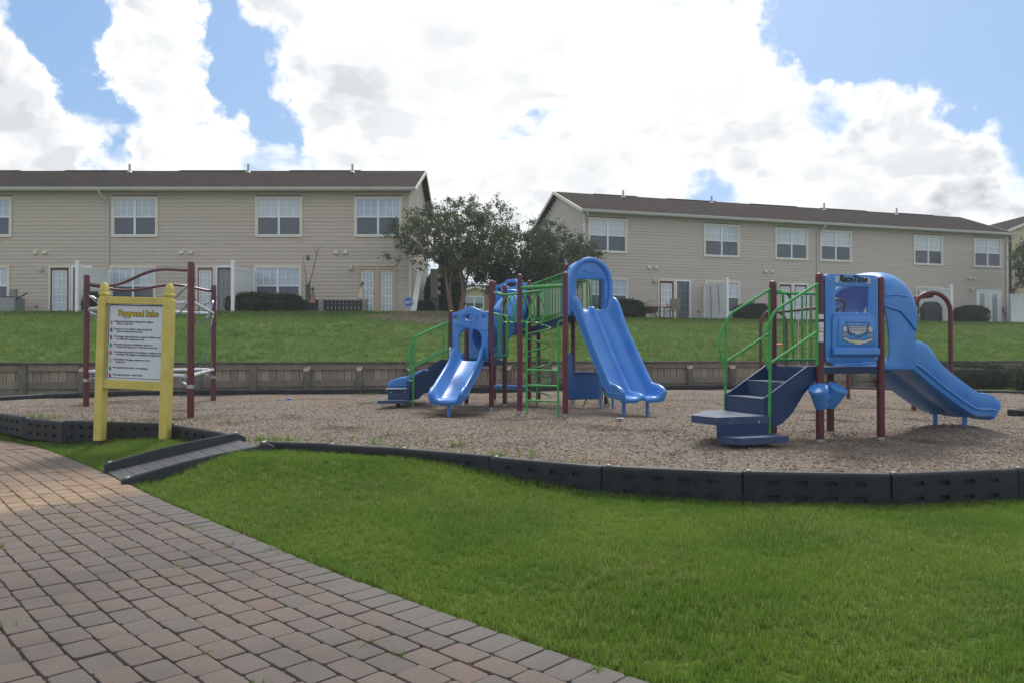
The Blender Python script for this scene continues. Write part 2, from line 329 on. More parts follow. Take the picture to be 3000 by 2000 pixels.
def chip_mat():
    m, N, L, B = nodes_of('single_wood_chips')
    oi = N.new('ShaderNodeObjectInfo'); r = N.new('ShaderNodeValToRGB'); L.new(oi.outputs['Random'], r.inputs[0])
    e = r.color_ramp.elements; e[0].color = (.10, .072, .054, 1); e[1].color = (.38, .34, .30, 1)
    for p, c in ((.25, (.20, .158, .125, 1)), (.5, (.26, .216, .176, 1)), (.62, (.23, .16, .11, 1)), (.8, (.31, .266, .222, 1))):
        x = e.new(p); x.color = c
    g = N.new('ShaderNodeNewGeometry'); n = N.new('ShaderNodeTexNoise'); L.new(g.outputs['Position'], n.inputs['Vector']); n.inputs['Scale'].default_value = .5; n.inputs['Detail'].default_value = 6; n.inputs['Roughness'].default_value = .65
    mr = N.new('ShaderNodeMapRange'); mr.interpolation_type = 'SMOOTHSTEP'; L.new(n.outputs['Fac'], mr.inputs[0]); mr.inputs[1].default_value = .50; mr.inputs[2].default_value = .66; mr.inputs[3].default_value = 1.08; mr.inputs[4].default_value = .42
    hs = N.new('ShaderNodeHueSaturation'); L.new(r.outputs[0], hs.inputs['Color']); L.new(mr.outputs[0], hs.inputs['Value'])
    L.new(hs.outputs[0], B.inputs['Base Color']); B.inputs['Roughness'].default_value = .85; B.inputs['Specular IOR Level'].default_value = .2
    return m
M['chip'] = chip_mat()

# ------------------------------------------------------------------ mesh builder
OFF = {}
class MB:
    def __init__(s): s.v, s.f = [], []
    def add(s, vs, fs):
        b = len(s.v); s.v += [tuple(x) for x in vs]; s.f += [tuple(b+i for i in f) for f in fs]; return s
    def hexa(s, p):      # 8 corners: bottom 4 ccw, top 4 ccw
        return s.add(p, [(3, 2, 1, 0), (4, 5, 6, 7), (0, 1, 5, 4), (1, 2, 6, 5), (2, 3, 7, 6), (3, 0, 4, 7)])
    def box(s, c, size, ax=None):
        c = Vector(c); hx, hy, hz = (x/2 for x in size)
        X, Y, Z = ax or (Vector((1, 0, 0)), Vector((0, 1, 0)), Vector((0, 0, 1)))
        P = []
        for dz in (-1, 1):
            for dx, dy in ((-1, -1), (1, -1), (1, 1), (-1, 1)): P.append(c+X*dx*hx+Y*dy*hy+Z*dz*hz)
        return s.hexa(P)
    def bar(s, a, b, w, h, up=(0, 0, 1)):
        a, b = Vector(a), Vector(b); X = (b-a); l = X.length; X.normalize(); Yv = Vector(up).cross(X)
        if Yv.length < 1e-4: Yv = Vector((0, 1, 0)).cross(X)
        Yv.normalize(); Z = X.cross(Yv)
        return s.box((a+b)/2, (l, w, h), (X, Yv, Z))
    def tube(s, pts, r, n=10, caps=True):
        pts = [Vector(p) for p in pts]; rr = r if hasattr(r, '__len__') else [r]*len(pts)
        base = len(s.v); T0 = None
        for i, p in enumerate(pts):
            a = pts[max(0, i-1)]; b = pts[min(len(pts)-1, i+1)]; T = (b-a)
            T = T.normalized() if T.length > 1e-9 else Vector((0, 0, 1))
            if T0 is None:
                ref = Vector((0, 0, 1)) if abs(T.z) < .9 else Vector((1, 0, 0))
                U = T.cross(ref).normalized()
            else:
                U = (U-T*U.dot(T)); U = U.normalized() if U.length > 1e-6 else T.cross(Vector((0, 0, 1))).normalized()
            T0 = T; V = T.cross(U)
            for k in range(n):
                a_ = 2*math.pi*k/n; s.v.append(tuple(p+(U*math.cos(a_)+V*math.sin(a_))*rr[i]))
        for i in range(len(pts)-1):
            for k in range(n):
                a0 = base+i*n+k; a1 = base+i*n+(k+1) % n
                s.f.append((a0, a1, a1+n, a0+n))
        if caps:
            s.f.append(tuple(base+k for k in reversed(range(n)))); e = base+(len(pts)-1)*n; s.f.append(tuple(e+k for k in range(n)))
        return s
    def lathe(s, prof, c=(0, 0, 0), n=16, axis=None):
        c = Vector(c); Z = Vector(axis or (0, 0, 1)).normalized()
        U = Z.cross(Vector((1, 0, 0)) if abs(Z.x) < .9 else Vector((0, 1, 0))).normalized(); V = Z.cross(U)
        base = len(s.v)
        for r, z in prof:
            for k in range(n):
                a = 2*math.pi*k/n; s.v.append(tuple(c+Z*z+(U*math.cos(a)+V*math.sin(a))*max(r, 1e-4)))
        for i in range(len(prof)-1):
            for k in range(n):
                a0 = base+i*n+k; a1 = base+i*n+(k+1) % n; s.f.append((a0, a1, a1+n, a0+n))
        s.f.append(tuple(base+k for k in reversed(range(n)))); e = base+(len(prof)-1)*n; s.f.append(tuple(e+k for k in range(n)))
        return s
    def loft(s, secs, closed=True, caps=True):
        n = len(secs[0]); base = len(s.v)
        for sec in secs: s.v += [tuple(p) for p in sec]
        m = n if closed else n-1
        for i in range(len(secs)-1):
            for k in range(m):
                a0 = base+i*n+k; a1 = base+i*n+(k+1) % n; s.f.append((a0, a1, a1+n, a0+n))
        if caps and closed:
            s.f.append(tuple(base+k for k in reversed(range(n)))); e = base+(len(secs)-1)*n; s.f.append(tuple(e+k for k in range(n)))
        return s
    def plate(s, outer, holes, frame, t):
        """flat sheet with holes; frame(x, y, d) -> point; thickness t from d=0 to d=t"""
        loops = [outer]+list(holes); vs, ed = [], []
        for lp in loops:
            b = len(vs); vs += [Vector((p[0], p[1])) for p in lp]; ed += [(b+i, b+(i+1) % len(lp)) for i in range(len(lp))]
        r = delaunay_2d_cdt(vs, ed, [], 0, 1e-5)
        V2, F2 = r[0], r[2]; n = len(V2); b = len(s.v)
        def inside(q, lp):
            c = False; j = len(lp)-1
            for i in range(len(lp)):
                if (lp[i][1] > q[1]) != (lp[j][1] > q[1]) and q[0] < (lp[j][0]-lp[i][0])*(q[1]-lp[i][1])/(lp[j][1]-lp[i][1])+lp[i][0]: c = not c
                j = i
            return c
        def ok(f):
            q = (sum(V2[i].x for i in f)/len(f), sum(V2[i].y for i in f)/len(f))
            return inside(q, outer) and not any(inside(q, h) for h in holes)
        F2 = [f for f in F2 if ok(f)]
        s.v += [tuple(frame(p.x, p.y, 0)) for p in V2]+[tuple(frame(p.x, p.y, t)) for p in V2]
        for f in F2:
            s.f.append(tuple(b+i for i in f)); s.f.append(tuple(b+n+i for i in reversed(f)))
        k = 0
        for lp in loops:
            b2 = len(s.v); m = len(lp)
            s.v += [tuple(frame(p[0], p[1], 0)) for p in lp]+[tuple(frame(p[0], p[1], t)) for p in lp]
            for i in range(m):
                j = (i+1) % m; s.f.append((b2+i, b2+j, b2+m+j, b2+m+i))
        return s
    def mesh(s, name, smooth=True, center=None, ang=35):
        vs = np.array(s.v, float)
        c = np.array(center) if center is not None else (vs.min(0)+vs.max(0))/2
        me = bpy.data.meshes.new(name); me.from_pydata((vs-c).tolist(), [], s.f); me.validate()
        if smooth:
            me.polygons.foreach_set('use_smooth', [True]*len(me.polygons))
            me.set_sharp_from_angle(angle=R(ang))
        me.update(); return me, Vector(c)
    def build(s, name, mat, parent=None, smooth=True, bevel=0, seg=2, center=None, ang=35, weld=False):
        me, c = s.mesh(name, smooth, center, ang)
        if weld:
            import bmesh
            bm = bmesh.new(); bm.from_mesh(me); bmesh.ops.remove_doubles(bm, verts=bm.verts, dist=1e-5); bmesh.ops.recalc_face_normals(bm, faces=bm.faces); bm.to_mesh(me); bm.free()
        return link(name, me, mat, parent, c, bevel, seg)
def link(name, me, mat, parent=None, c=Vector(), bevel=0, seg=2):
    o = bpy.data.objects.new(name, me); COL.objects.link(o)
    if mat is not None and not me.materials: me.materials.append(M[mat] if isinstance(mat, str) else mat)
    o.location = c-(OFF.get(parent.name, Vector()) if parent else Vector()); OFF[o.name] = Vector(c)
    if parent: o.parent = parent
    if bevel:
        b = o.modifiers.new('bevel', 'BEVEL'); b.width = bevel; b.segments = seg; b.limit_method = 'ANGLE'; b.angle_limit = R(40)
    return o
def root(name, loc, label, cat, group=None, rotz=0, local=False):
    o = bpy.data.objects.new(name, None); COL.objects.link(o); o.empty_display_size = .1
    o.location = loc; o.rotation_euler = (0, 0, rotz); OFF[o.name] = Vector() if local else Vector(loc)
    return tag(o, label, cat, group)
def tag(o, label=None, cat=None, group=None, kind=None):
    for k, v in (('label', label), ('category', cat), ('group', group), ('kind', kind)):
        if v: o[k] = v
    return o
def smooth_path(pts, n=8):
    pts = [Vector(p) for p in pts]; out = []
    for i in range(len(pts)-1):
        p0, p1, p2, p3 = pts[max(0, i-1)], pts[i], pts[i+1], pts[min(len(pts)-1, i+2)]
        for k in range(n):
            t = k/n; out.append(.5*((2*p1)+(-p0+p2)*t+(2*p0-5*p1+4*p2-p3)*t*t+(-p0+3*p1-3*p2+p3)*t**3))
    out.append(pts[-1]); return out
def fillet(pts, r=.08, n=5):
    """polyline with rounded corners (bent pipe)"""
    pts = [Vector(p) for p in pts]; out = [pts[0]]
    for i in range(1, len(pts)-1):
        a, b, c = pts[i-1], pts[i], pts[i+1]; d1 = (a-b); d2 = (c-b); k = min(r, d1.length*.45, d2.length*.45)
        s_, e_ = b+d1.normalized()*k, b+d2.normalized()*k
        for j in range(n+1):
            t = j/n; out.append(s_*(1-t)**2+b*2*t*(1-t)+e_*t*t)
    out.append(pts[-1]); return out
def rrect(x0, x1, y0, y1, r, n=5):
    P = []
    for cx, cy, a0 in ((x1-r, y0+r, -90), (x1-r, y1-r, 0), (x0+r, y1-r, 90), (x0+r, y0+r, 180)):
        for k in range(n+1):
            a = R(a0+90*k/n); P.append((cx+r*math.cos(a), cy+r*math.sin(a)))
    return P
def ell(cx, cy, rx, ry, n=20): return [(cx+rx*math.cos(2*math.pi*k/n), cy+ry*math.sin(2*math.pi*k/n)) for k in range(n)]
def np_mesh(name, verts, nper):
    """many disjoint polygons with nper corners each"""
    n = len(verts)//nper; me = bpy.data.meshes.new(name)
    me.vertices.add(len(verts)); me.vertices.foreach_set('co', np.asarray(verts, np.float32).ravel())
    me.loops.add(len(verts)); me.loops.foreach_set('vertex_index', np.arange(len(verts), dtype=np.int32))
    me.polygons.add(n); me.polygons.foreach_set('loop_start', np.arange(0, len(verts), nper, dtype=np.int32))
    me.update(calc_edges=True); return me
def text_mesh(body, size, bold=0, align='LEFT', shear=0, extrude=.001, spacing=1.0, line=1.0):
    cu = bpy.data.curves.new('t', 'FONT'); cu.body = body; cu.size = size; cu.offset = bold; cu.align_x = align; cu.shear = shear
    cu.extrude = extrude; cu.space_character = spacing; cu.space_line = line; cu.resolution_u = 2
    o = bpy.data.objects.new('t', cu); COL.objects.link(o)
    dg = bpy.context.evaluated_depsgraph_get(); me = bpy.data.meshes.new_from_object(o.evaluated_get(dg))
    bpy.data.objects.remove(o); bpy.data.curves.remove(cu); return me
def text(name, body, size, mat, parent, mtx, fit=None, **kw):
    """lettering lying in the plane given by mtx (x right, y up, z toward the reader), in the parent's frame"""
    me = text_mesh(body, size, **kw); me.name = name; me.materials.clear()
    if fit:
        xs_ = [v.co.x for v in me.vertices]; k = fit/(max(xs_)-min(xs_)); me.transform(Matrix.Diagonal((k, 1, 1, 1)))
    me.transform(mtx); n = len(me.vertices); co = np.empty(n*3, np.float32); me.vertices.foreach_get('co', co); co = co.reshape(-1, 3)
    c = Vector(((co.min(0)+co.max(0))/2).tolist()); me.transform(Matrix.Translation(-c))
    o = link(name, me, mat, parent, c); o['kind'] = 'stuff'
    return o

# ------------------------------------------------------------------ ground plan
EDGE = smooth_path([(3.6, .6, 0), (2.3, 1.85, 0), (1.45, 2.64, 0), (.618, 3.41, 0), (-.004, 3.98, 0), (-.77, 4.72, 0), (-1.3, 5.27, 0), (-2.19, 6.25, 0), (-3.40, 7.58, 0), (-4.1, 8.4, 0), (-4.88, 9.3, 0), (-6.06, 10.6, 0), (-7.2, 11.75, 0), (-8.3, 12.55, 0), (-9.8, 13.3, 0), (-12, 14.0, 0), (-15, 14.6, 0)], 10)
EDGE_NP = np.array([(p.x, p.y) for p in EDGE])
SEGD = np.diff(EDGE_NP, axis=0); SEGL = np.linalg.norm(SEGD, axis=1); ARC = np.concatenate([[0], np.cumsum(SEGL)])
def edge_dist(P):
    """signed distance to the lawn edge of the path: positive on the paved side"""
    P = np.atleast_2d(P); best = np.full(len(P), 1e9); sg = np.zeros(len(P))
    for a, d, l in zip(EDGE_NP[:-1], SEGD, SEGL):
        t = np.clip(((P-a)@d)/(l*l), 0, 1); q = P-(a+t[:, None]*d); dist = np.hypot(q[:, 0], q[:, 1])
        k = dist < best; best[k] = dist[k]; cr = d[0]*(P[:, 1]-a[1])-d[1]*(P[:, 0]-a[0]); sg[k] = np.sign(cr)[k]
    return best*sg
def edge_at(t, off):
    i = int(np.clip(np.searchsorted(ARC, t)-1, 0, len(SEGL)-1)); k = (t-ARC[i])/SEGL[i]; d = SEGD[i]/SEGL[i]
    p = EDGE_NP[i]+SEGD[i]*k; return p+np.array((-d[1], d[0]))*off, d
PAVE_Z = -.30
def sstep(x): x = np.clip(x, 0, 1); return x*x*(3-2*x)
def lawn_z(P):
    P = np.atleast_2d(P); d = edge_dist(P)
    g = sstep((P[:, 1]-6.9)/1.7)*(.36+.64*sstep((P[:, 0]+4.3)/.8))
    z = -.315+(.095+.22*g)*sstep(-d/1.2)+.1*sstep((P[:, 1]-12.5)/5)
    z = np.minimum(z, -.03); z = np.where(in_poly(P, BED) | on_ramp(P, .40), -.4, z)
    return np.where(d > 0, -.315-.07*sstep(d/.08), z)
RAMP_O = (-4.46, 8.80)
def on_ramp(P, half=.46):
    P = np.atleast_2d(P); q = P-np.array(RAMP_O); t = q@np.array((-.347, .938)); s_ = q@np.array((.938, .347))+.3*t
    return (s_ > -.05) & (s_ < 1.7) & (np.abs(t) < half)
def in_poly(P, poly):
    P = np.atleast_2d(P); x, y = P[:, 0], P[:, 1]; c = np.zeros(len(P), bool); j = len(poly)-1
    for i in range(len(poly)):
        xi, yi = poly[i]; xj, yj = poly[j]
        k = ((yi > y) != (yj > y)) & (x < (xj-xi)*(y-yi)/((yj-yi)+1e-12)+xi); c ^= k; j = i
    return c
def wall_y(X): return 21.25+.21*X
BED_FRONT = [(-2.90, 9.05), (-2.08, 8.83), (-1.21, 8.46), (-.20, 7.87), (.846, 7.26), (2.04, 6.92), (3.27, 6.78), (4.55, 7.08), (5.75, 7.45), (6.8, 8.05), (7.75, 8.8)]
BED_RIGHT = [(8.6, 9.65), (9.4, 10.55), (10.1, 11.5), (10.75, 12.5), (11.4, 13.5), (12.0, 14.5), (12.7, 15.5), (13.3, 16.5), (13.9, 17.6), (14.0, 18.8)]
BED_BACKR = [(13.2, 19.7), (12.0, 20.3), (10.8, 21.0), (9.8, 21.8), (8.8, 22.5)]
BED_BACK = [(x, float(wall_y(x))-.35) for x in np.arange(7.6, -9.6, -1.21)]
BED_LEFT = [(-9.95, 18.75), (-10.75, 17.9), (-11.2, 16.85), (-11.25, 15.65), (-10.6, 14.6), (-9.6, 13.75), (-8.57, 13.07), (-7.65, 12.3), (-6.67, 11.68), (-5.87, 11.5), (-4.82, 11.15), (-3.9, 10.3), (-3.52, 9.85)]
BED = BED_FRONT+BED_RIGHT+BED_BACKR+BED_BACK+BED_LEFT

def grid_sheet(name, xs, ys, zf, mat, kind='structure', keep=None):
    X, Y = np.meshgrid(xs, ys); P = np.stack([X.ravel(), Y.ravel()], 1); Z = zf(P)
    n = len(xs); f = []
    for j in range(len(ys)-1):
        for i in range(n-1): f.append((j*n+i, j*n+i+1, (j+1)*n+i+1, (j+1)*n+i))
    if keep is not None:
        k = keep(P); f = [q for q in f if any(k[i] for i in q)]
    me = bpy.data.meshes.new(name); me.from_pydata(np.column_stack([P, Z]).tolist(), [], f)
    me.polygons.foreach_set('use_smooth', [True]*len(me.polygons))
    o = link(name, me, mat); tag(o, kind=kind); return o
def spread(lo, hi, step, far, g=1.45):
    a = list(np.arange(lo, hi+1e-6, step)); s_ = step
    while a[-1] < far: s_ *= g; a.append(a[-1]+s_)
    s_ = step
    while a[0] > -far: s_ *= g; a.insert(0, a[0]-s_)
    return np.array(a)
grid_sheet('lawn', spread(-14, 16, .2, 120), np.array([y for y in spread(1, 22, .2, 60) if y < 26.5]), lawn_z, 'lawn')

PLAT = 2.62
RH0 = Vector((3.75, 40.4, PLAT)); RHA = math.atan2(.295, .955)        # right-hand house: corner and bearing
def crest_y(X):
    right = RH0.y+(X-RH0.x)*math.tan(RHA)-2.6
    return np.where(X < -3, 31.9, np.where(X > 3, np.maximum(right, 34), 31.9+(np.clip(X, -3, 3)+3)/6*(np.maximum(RH0.y+(3-RH0.x)*math.tan(RHA)-2.6, 34)-31.9)))
def slope_z(P):
    P = np.atleast_2d(P); X = np.clip(P[:, 0], -40, 45); w = wall_y(X); t = np.clip((P[:, 1]-w)/(crest_y(X)-w), 0, 1)
    base = .76+(PLAT-.76)*(t*.75+.25*sstep(t))
    bump = .035*np.sin(X*1.3+P[:, 1]*.7)*np.sin(P[:, 1]*1.1)*np.sin(np.pi*t)
    return base+bump
def slope_sheet():
    xs = spread(-24, 30, .6, 260); ts = np.concatenate([np.arange(0, 28, .5), 28*1.35**np.arange(0, 9)])
    V, f = [], []; n = len(xs); ts = np.concatenate([[0], ts])
    for j, t in enumerate(ts):
        y = wall_y(np.clip(xs, -40, 45))+.06+t; P = np.stack([xs, y], 1); V += np.column_stack([P, slope_z(P) if j else slope_z(P)*0-.6]).tolist()
    for j in range(len(ts)-1):
        for i in range(n-1): f.append((j*n+i, j*n+i+1, (j+1)*n+i+1, (j+1)*n+i))
    me = bpy.data.meshes.new('grass_slope'); me.from_pydata(V, [], f); me.polygons.foreach_set('use_smooth', [True]*len(f))
    tag(link('grass_slope', me, 'slope'), kind='structure')
slope_sheet()

MOUNDS = [(5.95, 10.55, .13, .75), (2.5, 9.3, .06, .9), (-1.9, 15.6, .09, .8), (.1, 13.8, .04, 1.0), (2.3, 13.7, -.03, .6)]
def mulch_z(P):
    P = np.atleast_2d(P); x, y = P[:, 0], P[:, 1]
    z = .012*np.sin(x*2.1+1.3*np.sin(y*1.7))+.012*np.sin(y*2.7+1.1*np.sin(x*1.9))
    for mx, my, h, r in MOUNDS: z = z+h*np.exp(-((x-mx)**2+(y-my)**2)/(r*r*.6))
    return z
def mulch_bed():
    xs = np.arange(-12, 14.6, .22); ys = np.arange(6.4, 23.4, .22)
    pts = [(x, y) for x in xs for y in ys]; P = np.array(pts); inside = in_poly(P, BED)
    # constrained triangulation of the bed outline with inner grid points
    vs = [Vector(p) for p in BED]; n = len(vs)
    lo = np.array([[((b[0]-a[0])**2+(b[1]-a[1])**2)**.5 for a, b in zip(BED, BED[1:]+BED[:1])]])
    vs += [Vector(p) for p in P[inside]]
    r = delaunay_2d_cdt(vs, [(i, (i+1) % n) for i in range(n)], [], 1, 1e-4)
    V = np.array([(p.x, p.y) for p in r[0]]); me = bpy.data.meshes.new('wood_chip_bed')
    me.from_pydata(np.column_stack([V, mulch_z(V)]).tolist(), [], [tuple(f) for f in r[2]])
    me.polygons.foreach_set('use_smooth', [True]*len(me.polygons))
    tag(link('wood_chip_bed', me, 'mulch'), kind='structure')
mulch_bed()

# ------------------------------------------------------------------ paved path
def paver_material(name, island):
    mat_, N, L, B = nodes_of(name)
    g = N.new('ShaderNodeNewGeometry'); oi = N.new('ShaderNodeObjectInfo'); tc = N.new('ShaderNodeTexCoord')
    rnd = g.outputs['Random Per Island'] if island else oi.outputs['Random']
    def noise(s, d, r=.55):
        n = N.new('ShaderNodeTexNoise'); L.new(g.outputs['Position'], n.inputs['Vector']); n.inputs['Scale'].default_value = s; n.inputs['Detail'].default_value = d; n.inputs['Roughness'].default_value = r; return n.outputs['Fac']
    def mr(v, lo, hi, a=0, b=1):
        n = N.new('ShaderNodeMapRange'); n.interpolation_type = 'SMOOTHSTEP'; L.new(v, n.inputs[0])
        for i, x in enumerate((lo, hi, a, b)): n.inputs[i+1].default_value = x
        return n.outputs[0]
    def mixc(f, A, Bc):
        x = N.new('ShaderNodeMix'); x.data_type = 'RGBA'
        if isinstance(f, float): x.inputs['Factor'].default_value = f
        else: L.new(f, x.inputs['Factor'])
        for k, v in (('A', A), ('B', Bc)):
            if isinstance(v, tuple): x.inputs[k].default_value = (*v, 1)
            else: L.new(v, x.inputs[k])
        return x.outputs['Result']
    rp = N.new('ShaderNodeValToRGB'); L.new(rnd, rp.inputs[0]); e = rp.color_ramp.elements
    e[0].color = (.128, .099, .084, 1); e[1].color = (.132, .098, .079, 1)
    for p, c in ((.3, (.138, .106, .090, 1)), (.55, (.122, .098, .086, 1)), (.76, (.108, .095, .086, 1)), (.88, (.136, .104, .088, 1))):
        x = e.new(p); x.color = c
    at_ = N.new('ShaderNodeAttribute'); at_.attribute_name = 'grey'; at_.attribute_type = 'OBJECT' if not island else 'GEOMETRY'
    c = mixc(at_.outputs['Fac'], rp.outputs[0], (.118, .108, .099))
    c = mixc(mr(noise(120, 2), .66, .74, 0, .6), c, (.42, .39, .36))          # pale aggregate
    c = mixc(mr(noise(95, 2), .30, .42, .45, 0), c, (.05, .043, .04))
    c = mixc(mr(noise(.7, 6, .65), .43, .66, 0, .6), c, (.075, .064, .057))        # worn darker areas
    # sandy wash dried on the path below the ramp
    ps = N.new('ShaderNodeSeparateXYZ'); L.new(g.outputs['Position'], ps.inputs[0])
    def m(op, a, b):
        n = N.new('ShaderNodeMath'); n.operation = op
        for i, v in enumerate((a, b)):
            if isinstance(v, (int, float)): n.inputs[i].default_value = v
            else: L.new(v, n.inputs[i])
        return n.outputs[0]
    dd = m('ABSOLUTE', m('ADD', m('SUBTRACT', ps.outputs['Y'], m('MULTIPLY', ps.outputs['X'], 1.26)), -13.57), 0)
    wob = m('MULTIPLY', m('SUBTRACT', noise(1.6, 5, .6), .5), 1.1)
    band = mr(m('ADD', dd, m('MULTIPLY', wob, 1.4)), .55, 1.35, 1, 0)
    band = m('MULTIPLY', band, mr(ps.outputs['X'], -3.3, -4.3, 0, 1))
    fine = mr(noise(4.5, 7, .75), .30, .55, .3, 1)
    c = mixc(m('MULTIPLY', m('MULTIPLY', band, fine), .92), c, mixc(mr(noise(2.6, 5, .7), .4, .62), (.36, .27, .17), (.25, .15, .075)))
    far = mr(m('SUBTRACT', ps.outputs['Y'], ps.outputs['X']), 9.5, 13.5, 0, .8)
    c = mixc(m('MULTIPLY', far, mr(noise(2.0, 4), .35, .65, .4, 1)), c, (.235, .160, .108))
    L.new(c, B.inputs['Base Color']); B.inputs['Roughness'].default_value = .82; B.inputs['Specular IOR Level'].default_value = .3
    b = N.new('ShaderNodeBump'); b.inputs['Strength'].default_value = .35; b.inputs['Distance'].default_value = .006
    L.new(noise(140, 3), b.inputs['Height']); L.new(b.outputs[0], B.inputs['Normal'])
    return mat_
M['paver'] = paver_material('concrete_pavers', False); M['paver_far'] = paver_material('concrete_pavers_joined', True)
M['joint'] = pmat('paver_joint_soil', (.085, .063, .046), .95, .25, 12, rgb2=(.05, .04, .03), world_co=True, bump=.4, bscale=60)

def paver_path():
    # base sheet under the pavers
    inner = [tuple(edge_at(t, .0)[0]) for t in np.linspace(.3, ARC[-1]-.05, 60)]
    outl = inner+[(-30, 14), (-30, -14), (3.4, -14)]
    mb = MB(); r = delaunay_2d_cdt([Vector(p) for p in outl], [(i, (i+1) % len(outl)) for i in range(len(outl))], [], 1, 1e-4)
    me = bpy.data.meshes.new('paved_path'); me.from_pydata([(p.x, p.y, PAVE_Z-.013) for p in r[0]], [], [tuple(f) for f in r[2]])
    base = tag(link('paved_path', me, 'joint'), kind='structure')
    # paver bodies: worn edges, slightly pillowed top
    def paver(lx, ly, seed):
        q = random.Random(seed); k = [q.uniform(-.004, .004) for _ in range(8)]
        def ring(ins, z):
            h, w = lx/2-ins, ly/2-ins; c = .013+ins*.3
            return [(-h+c+k[0], -w+k[1], z), (h-c+k[2], -w+k[3], z), (h+k[4], -w+c, z), (h+k[5], w-c, z), (h-c+k[6], w+k[7], z), (-h+c, w+k[1], z), (-h+k[2], w-c, z), (-h+k[3], -w+c, z)]
        b = MB(); b.loft([ring(0, -.05), ring(0, -.010), ring(.003, -.0015), ring(.010, .0)], True, True)
        return b
    LX, LY, J = .236, .156, .008
    variants = [paver(LX-J, LY-J, s_).mesh('paver', True, (0, 0, 0), 50)[0] for s_ in range(6)]
    for v in variants: v.materials.append(M['paver'])
    spots = []
    for row in range(-1, 60):
        if row == -1: off, step = .012+LX/2, LY          # soldier course along the grass
        else: off, step = .012+LX+LY*(row+.5), LX
        t = 1.4+((row*37) % 11)/11*step+random.uniform(-.02, .02)
        while t < ARC[-1]-.2:
            p, d = edge_at(t, off); i = int(np.clip(np.searchsorted(ARC, t)-1, 0, len(SEGL)-2))
            # step shrinks on the inside of bends
            p2, d2 = edge_at(min(t+.2, ARC[-1]-.01), off); k = max(.35, np.linalg.norm(p2-p)/.2)
            a = math.atan2(d[1], d[0])+(math.pi/2 if row == -1 else 0)
            spots.append((p[0], p[1], a+random.uniform(-.012, .012), row == -1)); t += step/k
    vis = []
    for s_ in spots:
        x, y = s_[0], s_[1]
        if y < 1.2: continue
        r_ = x/y
        if -.95 < r_ < .75 and y > 2.4: vis.append(s_)
    # pieces in the frame, nearest first
    inframe = sorted([s_ for s_ in vis if abs(s_[0]/s_[1]) < .67 and s_[1] > 3.25], key=lambda s_: math.hypot(s_[0], s_[1]))
    single = set(map(id, inframe[:300])); V, Fc, grey = [], [], []
    for s_ in vis:
        x, y, a, sold = s_; z = PAVE_Z+random.uniform(-.003, .003); me = variants[random.randrange(6)]
        if id(s_) in single:
            o = bpy.data.objects.new('paver', me); COL.objects.link(o); o.parent = base
            o.location = Vector((x, y, z))-OFF[base.name]; o.rotation_euler = (random.uniform(-.012, .012), random.uniform(-.008, .008), a)
            o['grey'] = 1.0 if sold else 0.0
        else:
            ca, sa = math.cos(a), math.sin(a); b = len(V)
            for v in me.vertices: V.append((x+ca*v.co.x-sa*v.co.y, y+sa*v.co.x+ca*v.co.y, z+v.co.z)); grey.append(1.0 if sold else 0.0)
            for p in me.polygons: Fc.append(tuple(b+i for i in p.vertices))
    me = bpy.data.meshes.new('far_pavers'); me.from_pydata(V, [], Fc); me.attributes.new('grey', 'FLOAT', 'POINT').data.foreach_set('value', grey)
    me.polygons.foreach_set('use_smooth', [True]*len(me.polygons)); me.set_sharp_from_angle(angle=R(50))
    o = link('far_pavers', me, 'paver_far', base); tag(o, kind='stuff')
paver_path()

# ------------------------------------------------------------------ scattered ground cover
def scatter(name, pts, rots, scls, idx, sources, label, cat):
    me = bpy.data.meshes.new(name); me.from_pydata([tuple(p) for p in pts], [], [])
    me.attributes.new('rot', 'FLOAT_VECTOR', 'POINT').data.foreach_set('vector', np.asarray(rots, np.float32).ravel())
    me.attributes.new('scl', 'FLOAT', 'POINT').data.foreach_set('value', np.asarray(scls, np.float32))
    me.attributes.new('idx', 'INT', 'POINT').data.foreach_set('value', np.asarray(idx, np.int32))
    o = bpy.data.objects.new(name, me); COL.objects.link(o)
    col = bpy.data.collections.new(name+'_pieces')
    for s_ in sources: col.objects.link(s_)
    ng = bpy.data.node_groups.new(name, 'GeometryNodeTree')
    ng.interface.new_socket('Geometry', in_out='INPUT', socket_type='NodeSocketGeometry'); ng.interface.new_socket('Geometry', in_out='OUTPUT', socket_type='NodeSocketGeometry')
    N, L = ng.nodes, ng.links; gi, go = N.new('NodeGroupInput'), N.new('NodeGroupOutput')
    ip = N.new('GeometryNodeInstanceOnPoints'); ci = N.new('GeometryNodeCollectionInfo')
    ci.inputs['Collection'].default_value = col; ci.inputs['Separate Children'].default_value = True; ci.inputs['Reset Children'].default_value = True
    L.new(gi.outputs[0], ip.inputs['Points']); L.new(ci.outputs[0], ip.inputs['Instance']); ip.inputs['Pick Instance'].default_value = True
    def attr(n, t, k):
        a = N.new('GeometryNodeInputNamedAttribute'); a.data_type = t; a.inputs[0].default_value = n
        L.new(a.outputs['Attribute'], ip.inputs[k])
    attr('rot', 'FLOAT_VECTOR', 'Rotation'); attr('scl', 'FLOAT', 'Scale'); attr('idx', 'INT', 'Instance Index')
    L.new(ip.outputs[0], go.inputs[0]); md = o.modifiers.new('scatter', 'NODES'); md.node_group = ng
    return tag(o, label, cat, kind='stuff')
